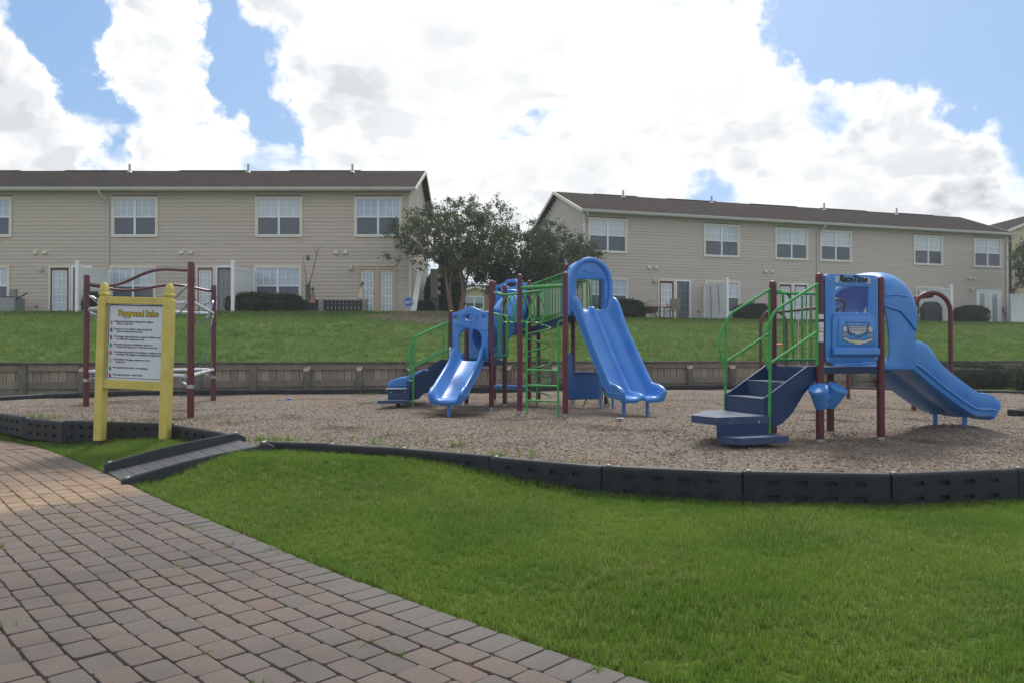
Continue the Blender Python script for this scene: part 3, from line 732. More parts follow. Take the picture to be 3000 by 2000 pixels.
def tuft(name, nb, hmin, hmax, width, rad, mat, lean=.5):
    V, f = [], []
    for _ in range(nb):
        a = random.uniform(0, 6.283); r = rad*math.sqrt(random.random()); x, y = r*math.cos(a), r*math.sin(a)
        h = random.uniform(hmin, hmax); b = random.uniform(0, 6.283); l = random.uniform(.1, lean)*h; w = width*random.uniform(.7, 1.2)
        dx, dy = math.cos(b), math.sin(b); px, py = -dy*w/2, dx*w/2; k = len(V)
        V += [(x-px, y-py, -.006), (x+px, y+py, -.006), (x+dx*l*.4-px*.8, y+dy*l*.4-py*.8, h*.6), (x+dx*l*.4+px*.8, y+dy*l*.4+py*.8, h*.6), (x+dx*l, y+dy*l, h)]
        f += [(k, k+1, k+3, k+2), (k+2, k+3, k+4)]
    me = bpy.data.meshes.new(name); me.from_pydata(V, [], f); me.materials.append(M[mat]); return bpy.data.objects.new(name, me)
def sample(n, x0, x1, y0, y1): return np.column_stack([rng.uniform(x0, x1, n), rng.uniform(y0, y1, n)])
def frustum(P, m=.72): return np.abs(P[:, 0]) < m*P[:, 1]+.3
def do_grass():
    P = sample(280000, -11, 11, 2.6, 14)
    d = edge_dist(P); k = (d < -.03) & ~in_poly(P, BED) & frustum(P, 1.0)
    P = P[k]; Y = P[:, 1]; keep = rng.random(len(P)) < np.clip(1.15-.05*(Y-3), .45, 1); P = P[keep]
    # keep the ramp clear
    P = P[~on_ramp(P, .52)]
    z = lawn_z(P); n = len(P)
    patch = np.sin(P[:, 0]*1.9+np.sin(P[:, 1]*2.3))*np.sin(P[:, 1]*1.7+1.3*np.sin(P[:, 0]*1.1))
    scl = rng.uniform(.7, 1.15, n)*(1+.18*patch)
    src = [tuft('tuft%d' % i, 12, .02, .055, .0034, .034, 'grass', 1.0) for i in range(6)]
    rot = np.column_stack([rng.normal(0, .12, n), rng.normal(0, .12, n), rng.uniform(0, 6.28, n)])
    scatter('lawn_grass', np.column_stack([P, z]), rot, scl, rng.integers(0, 6, n), src, 'short green mown grass covering the front lawn', 'grass')
    P = sample(72000, -30, 40, 16, 46); X = P[:, 0]; k = (P[:, 1] > wall_y(X)+.15) & (P[:, 1] < crest_y(X)+1.2) & frustum(P, .85)
    P = P[k]; n = len(P); src = [tuft('slope_tuft%d' % i, 10, .04, .10, .012, .10, 'grass_far', .9) for i in range(4)]
    rot = np.column_stack([rng.normal(0, .1, n), rng.normal(0, .1, n), rng.uniform(0, 6.28, n)])
    scatter('slope_grass', np.column_stack([P, slope_z(P)]), rot, rng.uniform(.7, 1.3, n), rng.integers(0, 4, n), src, 'mown grass on the bank rising to the houses', 'grass')
    # weeds: tufts in the chip bed, joints of the path, along the border
    W = []
    for c, sp, cnt in (((-1.3, 9.3), .5, 26), ((-.2, 8.35), .35, 22), ((-5.8, 12.4), .8, 30), ((-3.0, 9.75), .16, 30), ((-2.5, 9.1), .12, 10), ((-7.9, 12.7), .4, 30), ((-3.5, 19.4), .15, 12), ((.5, 7.6), .2, 10)):
        for _ in range(cnt):
            x, y = c[0]+random.gauss(0, sp), c[1]+random.gauss(0, sp*.4)
            if in_poly((x, y), BED)[0]: W.append((x, y, float(mulch_z((x, y))[0])))
    n0 = len(W)
    for _ in range(34):
        t = random.uniform(1.8, 13); row = random.choice([-1]*3+list(range(0, 12))); off = .012+.236+.156*row if row >= 0 else random.uniform(.0, .2)
        p, d = edge_at(t, off)
        for _ in range(random.randint(3, 7)): W.append((p[0]+random.gauss(0, .02)*abs(d[0])*1.5, p[1]+random.gauss(0, .02)*abs(d[1])*1.5, PAVE_Z-.012))
    for _ in range(800):      # ragged fringe at the edge of the path
        p, d = edge_at(random.uniform(1.2, 15), min(.03, random.gauss(-.03, .02))); W.append((p[0], p[1], PAVE_Z-.012))
    n = len(W); rot = np.column_stack([rng.normal(0, .15, n), rng.normal(0, .15, n), rng.uniform(0, 6.28, n)])
    src = [tuft('weed%d' % i, 8, .02, .06, .0045, .018, 'grass', 1.1) for i in range(4)]
    sc_ = np.where(np.arange(n) < n0, rng.uniform(1.0, 2.0, n), rng.uniform(.5, .95, n))
    scatter('weeds', W, rot, sc_, rng.integers(0, 4, n), src, 'small green weeds sprouting in paver joints and wood chips', 'weeds')
    # pine needles and leaf crumbs caught in the joints
    D = []
    for _ in range(150):
        t = random.uniform(1.6, 14); row = random.randrange(0, 16); p, d = edge_at(t, .012+.236+.156*row)
        for _ in range(random.randint(3, 9)):
            k = random.gauss(0, .035); D.append((p[0]+d[0]*k+random.gauss(0, .006), p[1]+d[1]*k+random.gauss(0, .006), PAVE_Z-.004))
    n = len(D); src = []
    for i in range(3):
        b = MB().box((0, 0, .002), (random.uniform(.02, .045), .0022, .002)); me = b.mesh('needle', False, (0, 0, 0))[0]; me.materials.append(M['needle']); src.append(bpy.data.objects.new('needle%d' % i, me))
    rot = np.column_stack([rng.normal(0, .2, n), rng.normal(0, .25, n), rng.uniform(0, 6.28, n)])
    scatter('joint_litter', D, rot, rng.uniform(.7, 1.4, n), rng.integers(0, 3, n), src, 'reddish brown needles and crumbs caught in the paver joints', 'litter')
    # chips
    P = sample(175000, -11.5, 13, 6.6, 20); P = P[in_poly(P, BED) & frustum(P, .9)]; Y = P[:, 1]
    P = P[rng.random(len(P)) < np.clip((9.5/Y)**2.2, .16, 1)]; n = len(P)
    src = []
    for i in range(5):
        l, w, h = random.uniform(.012, .028), random.uniform(.005, .009), random.uniform(.002, .004); b = MB(); b.box((0, 0, h), (l, w, h)); me = b.mesh('chip', False, (0, 0, 0))[0]
        me.materials.append(M['chip']); src.append(bpy.data.objects.new('chip%d' % i, me))
    rot = np.column_stack([rng.normal(0, .3, n), rng.normal(0, .3, n), rng.uniform(0, 6.28, n)])
    scatter('loose_wood_chips', np.column_stack([P, mulch_z(P)+.001]), rot, rng.uniform(.7, 1.5, n), rng.integers(0, 5, n), src, 'loose greyish brown wood chips covering the play area', 'wood chips')
do_grass()

# ------------------------------------------------------------------ border timbers round the chip bed
def timber_mesh():
    """plastic landscape timber, 1.2 m, with two rows of slots on both faces and a rounded top"""
    L_, T, zt, zb = 1.2, .085, 0.0, -.32
    xs = [0]; 
    for k in range(4): c = .24+k*.24; xs += [c-.052, c+.052]
    xs += [L_]; zs = [zt-.035, zt-.075, zt-.115, zt-.205, zt-.245, zb]
    b = MB(); dep = .028
    def slot(i, j): return i % 2 == 1 and j in (1, 3)
    for sgn in (-1, 1):
        y0 = sgn*T/2
        for i in range(len(xs)-1):
            for j in range(len(zs)-1):
                x0, x1, z1, z0 = xs[i], xs[i+1], zs[j], zs[j+1]
                def quad(p): b.add(p if sgn < 0 else p[::-1], [(0, 1, 2, 3)])
                if slot(i, j):
                    yi = y0-sgn*dep
                    quad([(x0, yi, z0), (x1, yi, z0), (x1, yi, z1), (x0, yi, z1)])
                    quad([(x0, y0, z0), (x1, y0, z0), (x1, yi, z0), (x0, yi, z0)]); quad([(x0, yi, z1), (x1, yi, z1), (x1, y0, z1), (x0, y0, z1)])
                    quad([(x0, y0, z0), (x0, yi, z0), (x0, yi, z1), (x0, y0, z1)]); quad([(x1, yi, z0), (x1, y0, z0), (x1, y0, z1), (x1, yi, z1)])
                else: quad([(x0, y0, z0), (x1, y0, z0), (x1, y0, z1), (x0, y0, z1)])
    prof = [(-T/2, zt-.035), (-T/2+.004, zt-.015), (-T/2+.016, zt-.003), (-T/2+.03, zt), (T/2-.03, zt), (T/2-.016, zt-.003), (T/2-.004, zt-.015), (T/2, zt-.035)]
    for i in range(len(prof)-1):
        (ya, za), (yb, zb_) = prof[i], prof[i+1]; b.add([(0, ya, za), (L_, ya, za), (L_, yb, zb_), (0, yb, zb_)], [(0, 1, 2, 3)])
    for x in (0, L_):
        ring = [(x, y, z) for y, z in prof]+[(x, T/2, zb), (x, -T/2, zb)]; b.add(ring, [tuple(range(len(ring)))])
    # overlapping tongue at the low half of one end
    b.box((L_+.04, 0, zb+.055), (.085, T*.8, .11))
    return b.mesh('border_timber', True, (0, 0, 0), 30)[0]
TIMBER = timber_mesh(); TIMBER.materials.append(M['border'])
_c = MB().lathe([(.024, -.01), (.024, .006), (.012, .012), (.001, .013)], (0, 0, 0), 10); CAP = _c.mesh('stake_cap', True, (0, 0, 0))[0]; CAP.materials.append(M['box_grey'])
def timbers(pts, ztop=.075, label='charcoal plastic border timber with slots edging the wood chip bed', group='border timbers edging the wood chip bed'):
    for a, b in zip(pts[:-1], pts[1:]):
        d = Vector((b[0]-a[0], b[1]-a[1])); o = bpy.data.objects.new('border_timber', TIMBER); COL.objects.link(o)
        tag(o, label, 'border', group)
        sc_ = (d.length-.006)/1.2; o.location = (a[0], a[1], ztop+random.uniform(-.008, .008)); o.rotation_euler = (0, random.uniform(-.006, .006), math.atan2(d.y, d.x)); o.scale = (sc_, 1, 1)
        c = bpy.data.objects.new('stake_cap', CAP); COL.objects.link(c); c.parent = o; c.location = (.05/sc_, 0, .0); c.scale = (1/sc_, 1, 1)
timbers(BED_FRONT, label='charcoal slotted plastic border timber between the front lawn and the wood chips', group='border timbers along the front lawn')
timbers(BED_FRONT[-1:]+BED_RIGHT+BED_BACKR, label='charcoal plastic border timber on the hedge side of the wood chips', group='border timbers on the hedge side')
timbers(BED_BACKR[-1:]+BED_BACK+BED_LEFT[:3], .125, 'charcoal plastic border timber along the foot of the timber retaining wall', 'border timbers along the retaining wall')
timbers(BED_LEFT[2:], label='charcoal slotted plastic border timber curving behind the yellow rules sign to the ramp', group='border timbers behind the rules sign')
timbers([(9.95, 14.35), (8.75, 13.75), (9.35, 12.7)], .10, 'charcoal plastic border timber of the corner jutting into the chips', 'border timbers of the jutting corner')

# ------------------------------------------------------------------ ramp into the bed
def ramp():
    U = Vector((.938, .347, 0)).normalized(); W = Vector((-U.y, U.x, 0)); O = Vector((RAMP_O[0], RAMP_O[1], PAVE_Z)); Ln, half = 1.44, .44
    r = root('access_ramp', O, 'charcoal plastic access ramp with ridged deck leading up from the brick path', 'ramp')
    def pt(s, t, z): return O+U*(s-.3*t)+W*t+Vector((0, 0, z))
    rise = .315; nP = 9
    def crb(f, t):
        hh = (.035 if t < 0 else .085)+.03*math.sin(math.pi*min(1, f*1.1))
        return .015+rise*min(1, f*1.06)+hh+(.03 if f > .9 and t < 0 else 0)
    for k in range(nP):
        s0, s1 = Ln*k/nP+.004, Ln*(k+1)/nP-.004; z0, z1 = .012+rise*k/nP, .012+rise*(k+1)/nP
        MB().hexa([pt(s0, -half, z0-.04), pt(s1, -half, z1-.04), pt(s1, half, z1-.04), pt(s0, half, z0-.04), pt(s0, -half, z0), pt(s1, -half, z1), pt(s1, half, z1), pt(s0, half, z0)]).build('deck_panel', 'ramp', r, smooth=False, bevel=.004)
    for t in (-half-.04, half+.04):
        secs = []
        for k in range(17):
            s = -.03+(Ln+.12)*k/16; f = k/16; top = crb(f, t)
            if f > .93: top -= .05*((f-.93)/.07)**2
            w = .042; secs.append([pt(s, t-w, -.03), pt(s, t+w, -.03), pt(s, t+w, top-.02), pt(s, t+w-.014, top-.004), pt(s, t, top), pt(s, t-w+.014, top-.004), pt(s, t-w, top-.02)])
        c = MB().loft(secs).build('side_curb', 'border', r, ang=50)
        for s in (.03, Ln-.02):
            f = (s+.03)/(Ln+.12); top = crb(f, t)
            MB().lathe([(.026, -.01), (.026, .006), (.01, .012), (.001, .013)], pt(s, t, top), 10).build('bolt_cap', 'steel', c)
ramp()

# ------------------------------------------------------------------ timber retaining wall
def retaining_wall():
    A_ = math.atan(.21); U = Vector((math.cos(A_), math.sin(A_), 0)); Nn = Vector((U.y, -U.x, 0))
    O = Vector((-19.47, float(wall_y(-19.47)), 0)); step = 1.29/math.cos(A_); n = 30
    r = root('retaining_wall', O, 'weathered timber retaining wall of posts, rails and upright boards below the bank', 'wall')
    ax = (U, -Nn, Vector((0, 0, 1)))
    def pt(s, d, z): return O+U*s+Nn*d+Vector((0, 0, z))
    zt = lambda s: .80-.0015*s
    me_b = MB().box((0, 0, 0), (1, .035, .88)).mesh('board', False, (0, 0, 0))[0]; me_b.materials.append(M['wood_board'])
    nb = 7; bw = step/nb
    for i in range(n):
        for k in range(nb):
            s = i*step+(k+.5)*bw; o = bpy.data.objects.new('board', me_b); COL.objects.link(o); o.parent = r
            o.location = pt(s, random.uniform(-.006, .006), zt(s)-.45)-O; o.rotation_euler = (random.gauss(0, .006), 0, A_); o.scale = (bw-random.uniform(.006, .016), 1, 1)
    rails = [(zt(0)-.115, .145, 'rail'), (.26, .165, 'rail')]
    for i in range(n):
        s = (i+.5)*step
        for z, h, nm in rails:
            dz = random.gauss(0, .006)
            b = MB().box(pt(s, .045, z+dz), (step-.19, .05, h), ax); b.build(nm, 'wood_rail', r, smooth=False)
        MB().box(pt(s, .05, .07), (step-.19, .045, .10), ax).build('rail', 'wood_rail', r, smooth=False)
        if i % 2 == 0: MB().box(pt(s+step/2, .035, zt(s)+.012), (2*step-.012, .16, .04), ax).build('cap_plank', 'wood_cap', r, smooth=False)
    for i in range(n+1):
        s = i*step; top = zt(s)-.035; c = pt(s, .085, 0); rad = random.uniform(.088, .102)
        b = MB(); m = 12
        lo = [c+(U*math.cos(2*math.pi*k/m)+Nn*math.sin(2*math.pi*k/m))*rad+Vector((0, 0, -.1)) for k in range(m)]
        sl = random.uniform(.15, .20) if i % 4 != 2 else .03
        hi = [p+Vector((0, 0, .1+top-sl*(.5+.5*(math.sin(2*math.pi*k/m)*.9-.3*math.cos(2*math.pi*k/m))))) for k, p in enumerate(lo)]
        b.loft([lo, hi], True, True); po = b.build('post', 'wood_post', r, ang=45)
        if i % 4 != 2:
            MB().add([p+Vector((0, 0, .004)) for p in hi], [tuple(range(m))]).build('cut_end', 'wood_cut', po)
retaining_wall()

# ------------------------------------------------------------------ rules sign
def rules_sign():
    Lp, Rp = Vector((-5.95, 11.28, -.21)), Vector((-4.90, 11.03, -.21)); d = Rp-Lp; wdt = d.length
    r = root('rules_sign', Lp, 'yellow framed playground rules board on two finial posts in the grass', 'sign', rotz=math.atan2(d.y, d.x), local=True)
    r.rotation_euler = Euler((0, R(1.9), math.atan2(d.y, d.x)), 'XYZ')
    for x in (0, wdt):
        b = MB(); h = .066; c = .014
        def ring(z, k=1.0):
            a, q = h*k, c*k; return [(x-a+q, -a, z), (x+a-q, -a, z), (x+a, -a+q, z), (x+a, a-q, z), (x+a-q, a, z), (x-a+q, a, z), (x-a, a-q, z), (x-a, -a+q, z)]
        b.loft([ring(-.25), ring(2.06), ring(2.075, .97), ring(2.085, .80), ring(2.115, .72), ring(2.125, .9), ring(2.15, .95), ring(2.165, .8), ring(2.20, .78), ring(2.24, .74), ring(2.28, .55), ring(2.31, .22)])
        p = b.build('post', 'yellow', r, ang=30)
        MB().loft([ring(-.10, 1.012), ring(.03, 1.012), ring(.045, 1.004)], True, False).build('rotten_foot', 'dirty', p)
    MB().box((wdt/2, 0, 2.075-.02), (wdt-.10, .085, .10)).build('top_rail', 'yellow', r, bevel=.006)
    MB().box((wdt/2, 0, .86), (wdt-.10, .085, .125)).build('bottom_rail', 'yellow', r, bevel=.006)
    x0, x1, z0, z1 = .072, wdt-.072, .925, 2.0
    pan = MB().box((wdt/2, .012, (z0+z1)/2), (x1-x0, .02, z1-z0)).build('panel', 'board_white', r, smooth=False)
    MB().box((x0+.02, -.0015, (z0+z1)/2), (.006, .004, z1-z0-.05)).box(((x0+x1)/2, -.0015, z0+.03), (x1-x0-.06, .004, .006)).box(((x0+x1)/2, -.0015, z1-.012), (x1-x0-.06, .004, .012)).build('printed_border', 'ink', pan, smooth=False)
    def T(x, z, y=-.002): return Matrix.Translation((x, y, z)) @ Matrix.Rotation(R(90), 4, 'X')
    text('title_outline', 'Playground Rules', .115, 'black', pan, T((x0+x1)/2+.035, 1.835), fit=.668, bold=.008, align='CENTER', extrude=.0008)
    text('title', 'Playground Rules', .115, 'print_yellow', pan, T((x0+x1)/2+.035, 1.835, -.0045), fit=.65, bold=.001, align='CENTER', extrude=.0008)
    rules = ['Playground equipment is designed for children\n    under 12 years old.', 'Because we care, children under the age of 8\n    must be supervised by an adult.',
             'No foreign objects (bicycles, wagons, strollers, etc.)\n    are allowed in playground area.', 'Association assumes no liability for injuries or\n    accidents that may occur.  Play at your own risk.',
             'Use equipment properly. No standing or crawling on top\n    of tunnels.  No hanging or swinging from support bars.', 'Think Safety!  No glass containers or food\n    in play area.',
             'Be considerate of others.  No rough play.', 'Most Important Rule...  HAVE FUN!!']
    hands = [(.75, .25, .05), (.06, .07, .30), (.30, .06, .18), (.05, .28, .12), (.55, .04, .08), (.65, .55, .05), (.05, .32, .06), (.30, .05, .10)]
    zs = [1.745, 1.637, 1.53, 1.422, 1.315, 1.207, 1.092, .99]
    for k, (t, c, z) in enumerate(zip(rules, hands, zs)):
        text('rule_text', t, .034, 'ink', pan, T(x0+.115, z), fit=max(len(q.replace('    ', '  ')) for q in t.split(chr(10)))*.0142, bold=.0006, extrude=.0006, spacing=.97, line=1.0)
        m_ = pmat('hand_print_%d' % k, c, .5, .1, 30)
        b = MB(); hx, hz = x0+.065, z-.02; fr = lambda x, y, dd: Vector((hx+x, -.001-dd, hz+y))
        b.plate(ell(0, 0, .015, .017, 12), [], fr, .002)
        for a, l in ((-34, .040), (-13, .045), (7, .044), (27, .038), (75, .032)):
            q = R(a); dx, dz = -math.sin(-q), math.cos(q); b.plate([(dx*.006-dz*.004, dz*.006+dx*.004), (dx*.006+dz*.004, dz*.006-dx*.004), (dx*l+dz*.003, dz*l-dx*.003), (dx*l-dz*.003, dz*l+dx*.003)][::-1], [], fr, .0015)
        b.build('hand_print', m_, pan, smooth=False)
rules_sign()

# ------------------------------------------------------------------ rope climber
def post_mb(x, y, h, r=.046, z0=-.15): return MB().lathe([(r, z0), (r, h-.05), (r*.98, h-.03), (r*.8, h-.008), (r*.45, h), (.001, h+.002)], (x, y, 0), 16)
def climber():
    L_, F_, B_ = Vector((-8.50, 15.6, 0)), Vector((-5.37, 13.06, 0)), Vector((-6.65, 17.4, 0))
    r = root('rope_climber', (L_+F_+B_)/3, 'maroon three-post rope climber with wavy top rails behind the rules sign', 'climber')
    for p, h in ((L_, 2.62), (F_, 2.60), (B_, 2.56)): post_mb(p.x, p.y, h, .056).build('post', 'maroon', r)
    def wave(a, b, za, zb, amp, ph):
        P = []
        for k in range(33):
            t = k/32; p = a.lerp(b, t); P.append(Vector((p.x, p.y, za+(zb-za)*t+amp*math.sin(2*math.pi*t+ph)*math.sin(math.pi*t)**.6)))
        return P
    MB().tube(wave(L_, F_, 2.42, 2.46, -.10, 0), .030).build('wavy_rail', 'maroon', r)
    MB().tube(wave(L_, B_, 2.42, 2.42, -.10, .2), .028).build('wavy_rail', 'maroon', r)
    # pale sleeved ropes across each side and thin blue net ropes
    for a, b in ((L_, F_), (F_, B_), (L_, B_)):
        for z in (1.93, .70):
            p, q = a.lerp(b, .04), a.lerp(b, .96)
            MB().tube([p+Vector((0, 0, z)), q+Vector((0, 0, z-.01))], .032, 10).build('pale_bar', 'pale_tube', r)
        for za, zb in ((2.25, 1.95), (.5, .70), (1.95, 1.6)):
            for s, e in ((a, b), (b, a)):
                MB().tube([s+Vector((0, 0, za)), s.lerp(e, .16)+Vector((0, 0, zb))], .011, 6).build('rope', 'rope', r)
                MB().lathe([(.02, -.05), (.024, 0), (.02, .05)], s.lerp(e, .05)+Vector((0, 0, za+(zb-za)*.3)), 8, (e-s).normalized()+Vector((0, 0, (zb-za)*2))).build('clamp', 'steel', r)
        for t in ((.3, .55, .8) if a is F_ else (.5,)):
            p = a.lerp(b, t); MB().tube([p+Vector((0, 0, 1.93)), p+Vector((.03, .02, .70))], .005, 6).build('rope', 'rope', r)
    MB().tube([L_.lerp(F_, .5)+Vector((0, 0, .7)), B_+Vector((0, 0, .45))], .009, 6).build('rope', 'rope', r)
    for p in (L_, F_, B_):
        for z in (2.28, .52): MB().lathe([(.064, -.03), (.064, .03)], p+Vector((0, 0, z)), 14).build('collar', 'steel' if z < 1 else 'maroon', r)
climber()

# ------------------------------------------------------------------ slides
def slide_trough(name, parent, mat, O, D, run, z0, z1, half, double=False, start=.18, exit_=.38, rimh=.19, legs=(), power=1.0):
    """moulded slide: O start point on plan, D horizontal direction; z0 entry height, z1 exit height"""
    D = Vector(D).normalized(); W = Vector((-D.y, D.x, 0)); O = Vector((O[0], O[1], 0))
    ctrl = [(0, z0), (start, z0-.005), (start+.16, z0-.08), (start+(run-start-exit_)*.5, (z0+z1)/2+.01), (run-exit_-.12, z1+.10), (run-exit_+.08, z1+.012), (run-.10, z1), (run-.03, z1-.012), (run, z1-.05)]
    P = smooth_path([Vector((s, z, 0)) for s, z in ctrl], 6); secs = []
    n = len(P)
    for i, p in enumerate(P):
        a, b = P[max(0, i-1)], P[min(n-1, i+1)]; t = (b-a).normalized()
        if i > n-12: t = (t+Vector((1, 0, 0))*min(1, (i-(n-12))/6)).normalized()
        nx, nz = -t.y, t.x; f = p.x/run
        h = rimh*(1.0-.30*max(0, (f-.86)/.14)**2); h = h*(1+.35*math.exp(-((f-.10)/.10)**2))
        k = half-.0
        top = [(-k, h*.45), (-k-.006, h*.8), (-k+.004, h*.97), (-k+.03, h), (-k+.055, h*.94), (-k+.075, h*.72), (-k+.10, h*.25), (-k+.135, .012)]
        if double:
            dv = .075*(1-max(0, (f-.9)/.1)*.3)
            mid = [(-.5*k, 0), (-.085, 0), (-.05, dv*.5), (-.02, dv), (.02, dv), (.05, dv*.5), (.085, 0), (.5*k, 0)]
        else: mid = [(-.4*k, -.006), (0, -.01), (.4*k, -.006)]
        upper = top+mid+[(-x, z) for x, z in reversed(top)]
        if double: lower = [(k-.015, -.03), (k-.09, -.055), (.10, -.055), (.035, -.01), (-.035, -.01), (-.10, -.055), (-k+.09, -.055), (-k+.015, -.03)]
        else: lower = [(k-.015, -.03), (k-.09, -.055), (0, -.06), (-k+.09, -.055), (-k+.015, -.03)]
        secs.append([O+D*(p.x+nx*z_)+W*x_+Vector((0, 0, p.y+nz*z_)) for x_, z_ in upper+lower])
    o = MB().loft(secs).build(name, mat, parent, ang=60)
    # side groove ridge
    for sg in (-1, 1):
        line = [O+D*(P[i].x)+W*sg*(half+.002)+Vector((0, 0, P[i].y+.055)) for i in range(4, n-4)]
        MB().tube(line, .014, 6).build('side_bead', mat, o)
    for s, x_ in legs:
        p = O+D*s+W*x_; zt_ = z1-.03
        MB().lathe([(.030, -.1), (.030, zt_)], (p.x, p.y, 0), 12).build('leg', mat, o)
        MB().lathe([(.07, zt_-.03), (.085, zt_-.005)], (p.x, p.y, 0), 12).build('foot_plate', mat, o)
    return o

# ------------------------------------------------------------------ right-hand play structure (driving panel)
def truck_structure():
    A = Vector((3.728, 9.463, 0)); U = Vector((.953, .303, 0)).normalized(); W = Vector((-U.y, U.x, 0)); S = .91
    r = root('driving_play_structure', A, 'blue and maroon play structure with truck panel, steps and hooded double slide', 'play structure')
    def P(s, t, z=0.0): return A+U*s+W*t+Vector((0, 0, z))
    UP = Vector((0, 0, 1)); ax = (U, W, UP)
    for s, t, h in ((0, 0, 2.06), (S, 0, 2.04), (S, S, 2.04), (0, S, 2.04)):
        p = P(s, t); po = post_mb(p.x, p.y, h, .0475).build('post', 'maroon', r)
        MB().lathe([(.05, 0), (.05, .035)], (p.x, p.y, float(mulch_z((p.x, p.y))[0])), 14).build('foot_sleeve', 'steel', po)
    dk = MB().box(P(S/2, S/2, .895), (S-.02, S-.02, .05), ax).box(P(S/2, 0.012, .885), (S-.1, .035, .085), ax).box(P(S/2, S-.012, .885), (S-.1, .035, .085), ax).box(P(.012, S/2, .885), (.035, S-.1, .085), ax).build('deck', 'navy', r, smooth=False, bevel=.005)
    # --- truck panel
    x0, x1, z0, z1 = .058, .848, .985, 2.05; w, h = x1-x0, z1-z0
    fx = lambda f: x0+w*f
    fz = lambda f: z1-h*f
    fr = lambda x, z, d: P(x, -.03+d, z)
    pan = MB().plate(rrect(x0, x1, z0, z1, .05), [rrect(fx(.19), fx(.82), fz(.435), fz(.135), .015, 3)], fr, .045).build('truck_panel', 'blue', r, bevel=.010, ang=30, weld=True)
    def raised(name, outline, d, mat='blue', bev=.012, parent=pan, base=.0): return MB().plate(outline, [], lambda x, z, dd: P(x, -.03-base-d+dd, z), d).build(name, mat, parent, bevel=bev, ang=30, weld=True)
    raised('window_bezel', rrect(fx(.15), fx(.86), fz(.465), fz(.452), .006, 2), .012, bev=.003)
    raised('bonnet', [(fx(.10), fz(.875)), (fx(.96), fz(.875)), (fx(.93), fz(.485)), (fx(.90), fz(.465)), (fx(.16), fz(.465)), (fx(.12), fz(.485))], .022, bev=.014)
    raised('grille_surround', [(fx(.20), fz(.81)), (fx(.90), fz(.81)), (fx(.885), fz(.505)), (fx(.87), fz(.495)), (fx(.23), fz(.495)), (fx(.215), fz(.505))], .012, bev=.008, base=.022)
    # moulded bumper ledge with a sloping top
    sec = []
    for x in (fx(.10), fx(.97)):
        sec.append([P(x, -.05, fz(.83)), P(x, -.09, fz(.845)), P(x, -.095, fz(.915)), P(x, -.055, fz(.932)), P(x, -.03, fz(.935)), P(x, -.03, fz(.825))])
    MB().loft(sec).build('bumper_ledge', 'blue', pan, bevel=.012, ang=30)
    MB().box(P(S/2+.02, -.03, .965), (w*.82, .07, .025), ax).build('lower_flange', 'blue', pan, bevel=.006)
    base_d = .034
    def pr(name, outline, mat, lift=0.0): return MB().plate(outline, [], lambda x, z, dd: P(x, -.03-base_d-.002-lift+dd, z), .0018).build(name, mat, pan, smooth=False)
    def line(name, pts, wd=.006, lift=.0):
        b = MB()
        for a, c in zip(pts[:-1], pts[1:]): b.bar(P(a[0], -.03-base_d-.001-lift, a[1]), P(c[0], -.03-base_d-.001-lift, c[1]), .003, wd, up=W)
        return b
    gx = lambda px: fx((px-185)/785)      # from a close-up of the panel
    gz = lambda py: fz((py-95-(.03*(0)))/1275)
    hoodpts = [(gx(485), gz(850)), (gx(450), gz(790)), (gx(805), gz(800)), (gx(775), gz(860))]
    def bars(pts, wd, mat, name, lift=0):
        b = MB()
        for a, c in zip(pts[:-1], pts[1:]):
            a3, c3 = P(a[0], -.0655-lift, a[1]), P(c[0], -.0655-lift, c[1]); X = (c3-a3); l = X.length; X.normalize(); Z = X.cross(W).normalized(); b.box((a3+c3)/2, (l, .002, wd), (X, W, Z))
        b.build(name, mat, pan, smooth=False)
    bars(hoodpts, .007, 'black', 'bonnet_outline'); bars([(gx(480), gz(950)), (gx(625), gz(1018)), (gx(780), gz(962))], .007, 'black', 'grille_outline')
    pr('grille_back', [(gx(485), gz(945)), (gx(628), gz(988)), (gx(772), gz(950)), (gx(772), gz(848)), (gx(485), gz(842))][::1], 'black')
    for k, (ya, xa, xb) in enumerate(((862, 492, 765), (886, 495, 762), (910, 500, 758), (932, 505, 750), (950, 540, 715), (966, 590, 665))):
        pr('grille_bar', [(gx(xa), gz(ya+7)), (gx(xb), gz(ya+9)), (gx(xb), gz(ya-7)), (gx(xa), gz(ya-9))], 'chrome', .002)
    for xa, xb in ((408, 474), (782, 856)):
        pr('headlight_rim', [(gx(xa), gz(935)), (gx(xb), gz(943)), (gx(xb), gz(852)), (gx(xa), gz(845))], 'black'); pr('headlight', [(gx(xa+6), gz(928)), (gx(xb-6), gz(936)), (gx(xb-6), gz(860)), (gx(xa+6), gz(853))], 'chrome', .002)
    pr('amber_light', [(gx(415), gz(980)), (gx(470), gz(990)), (gx(478), gz(972)), (gx(415), gz(958))], 'amber'); pr('amber_light', [(gx(785), gz(1000)), (gx(850), gz(992)), (gx(850), gz(968)), (gx(792), gz(978))], 'amber')
    pr('bumper_outline', [(gx(408), gz(1045)), (gx(520), gz(1098)), (gx(735), gz(1105)), (gx(860), gz(1060)), (gx(858), gz(1010)), (gx(735), gz(1045)), (gx(520), gz(1038)), (gx(412), gz(1000))], 'black')  # black print behind the bumper, showing as its edge line
    pr('bumper', [(gx(414), gz(1038)), (gx(520), gz(1088)), (gx(735), gz(1096)), (gx(852), gz(1052)), (gx(850), gz(1020)), (gx(735), gz(1054)), (gx(520), gz(1046)), (gx(417), gz(1008))], 'chrome', .002)
    pr('number_plate', [(gx(580), gz(1112)), (gx(690), gz(1114)), (gx(690), gz(1062)), (gx(580), gz(1060))], 'plate_print', .004); pr('badge', ell((gx(600)+gx(640))/2, gz(818), .016, .008, 10), 'chrome')
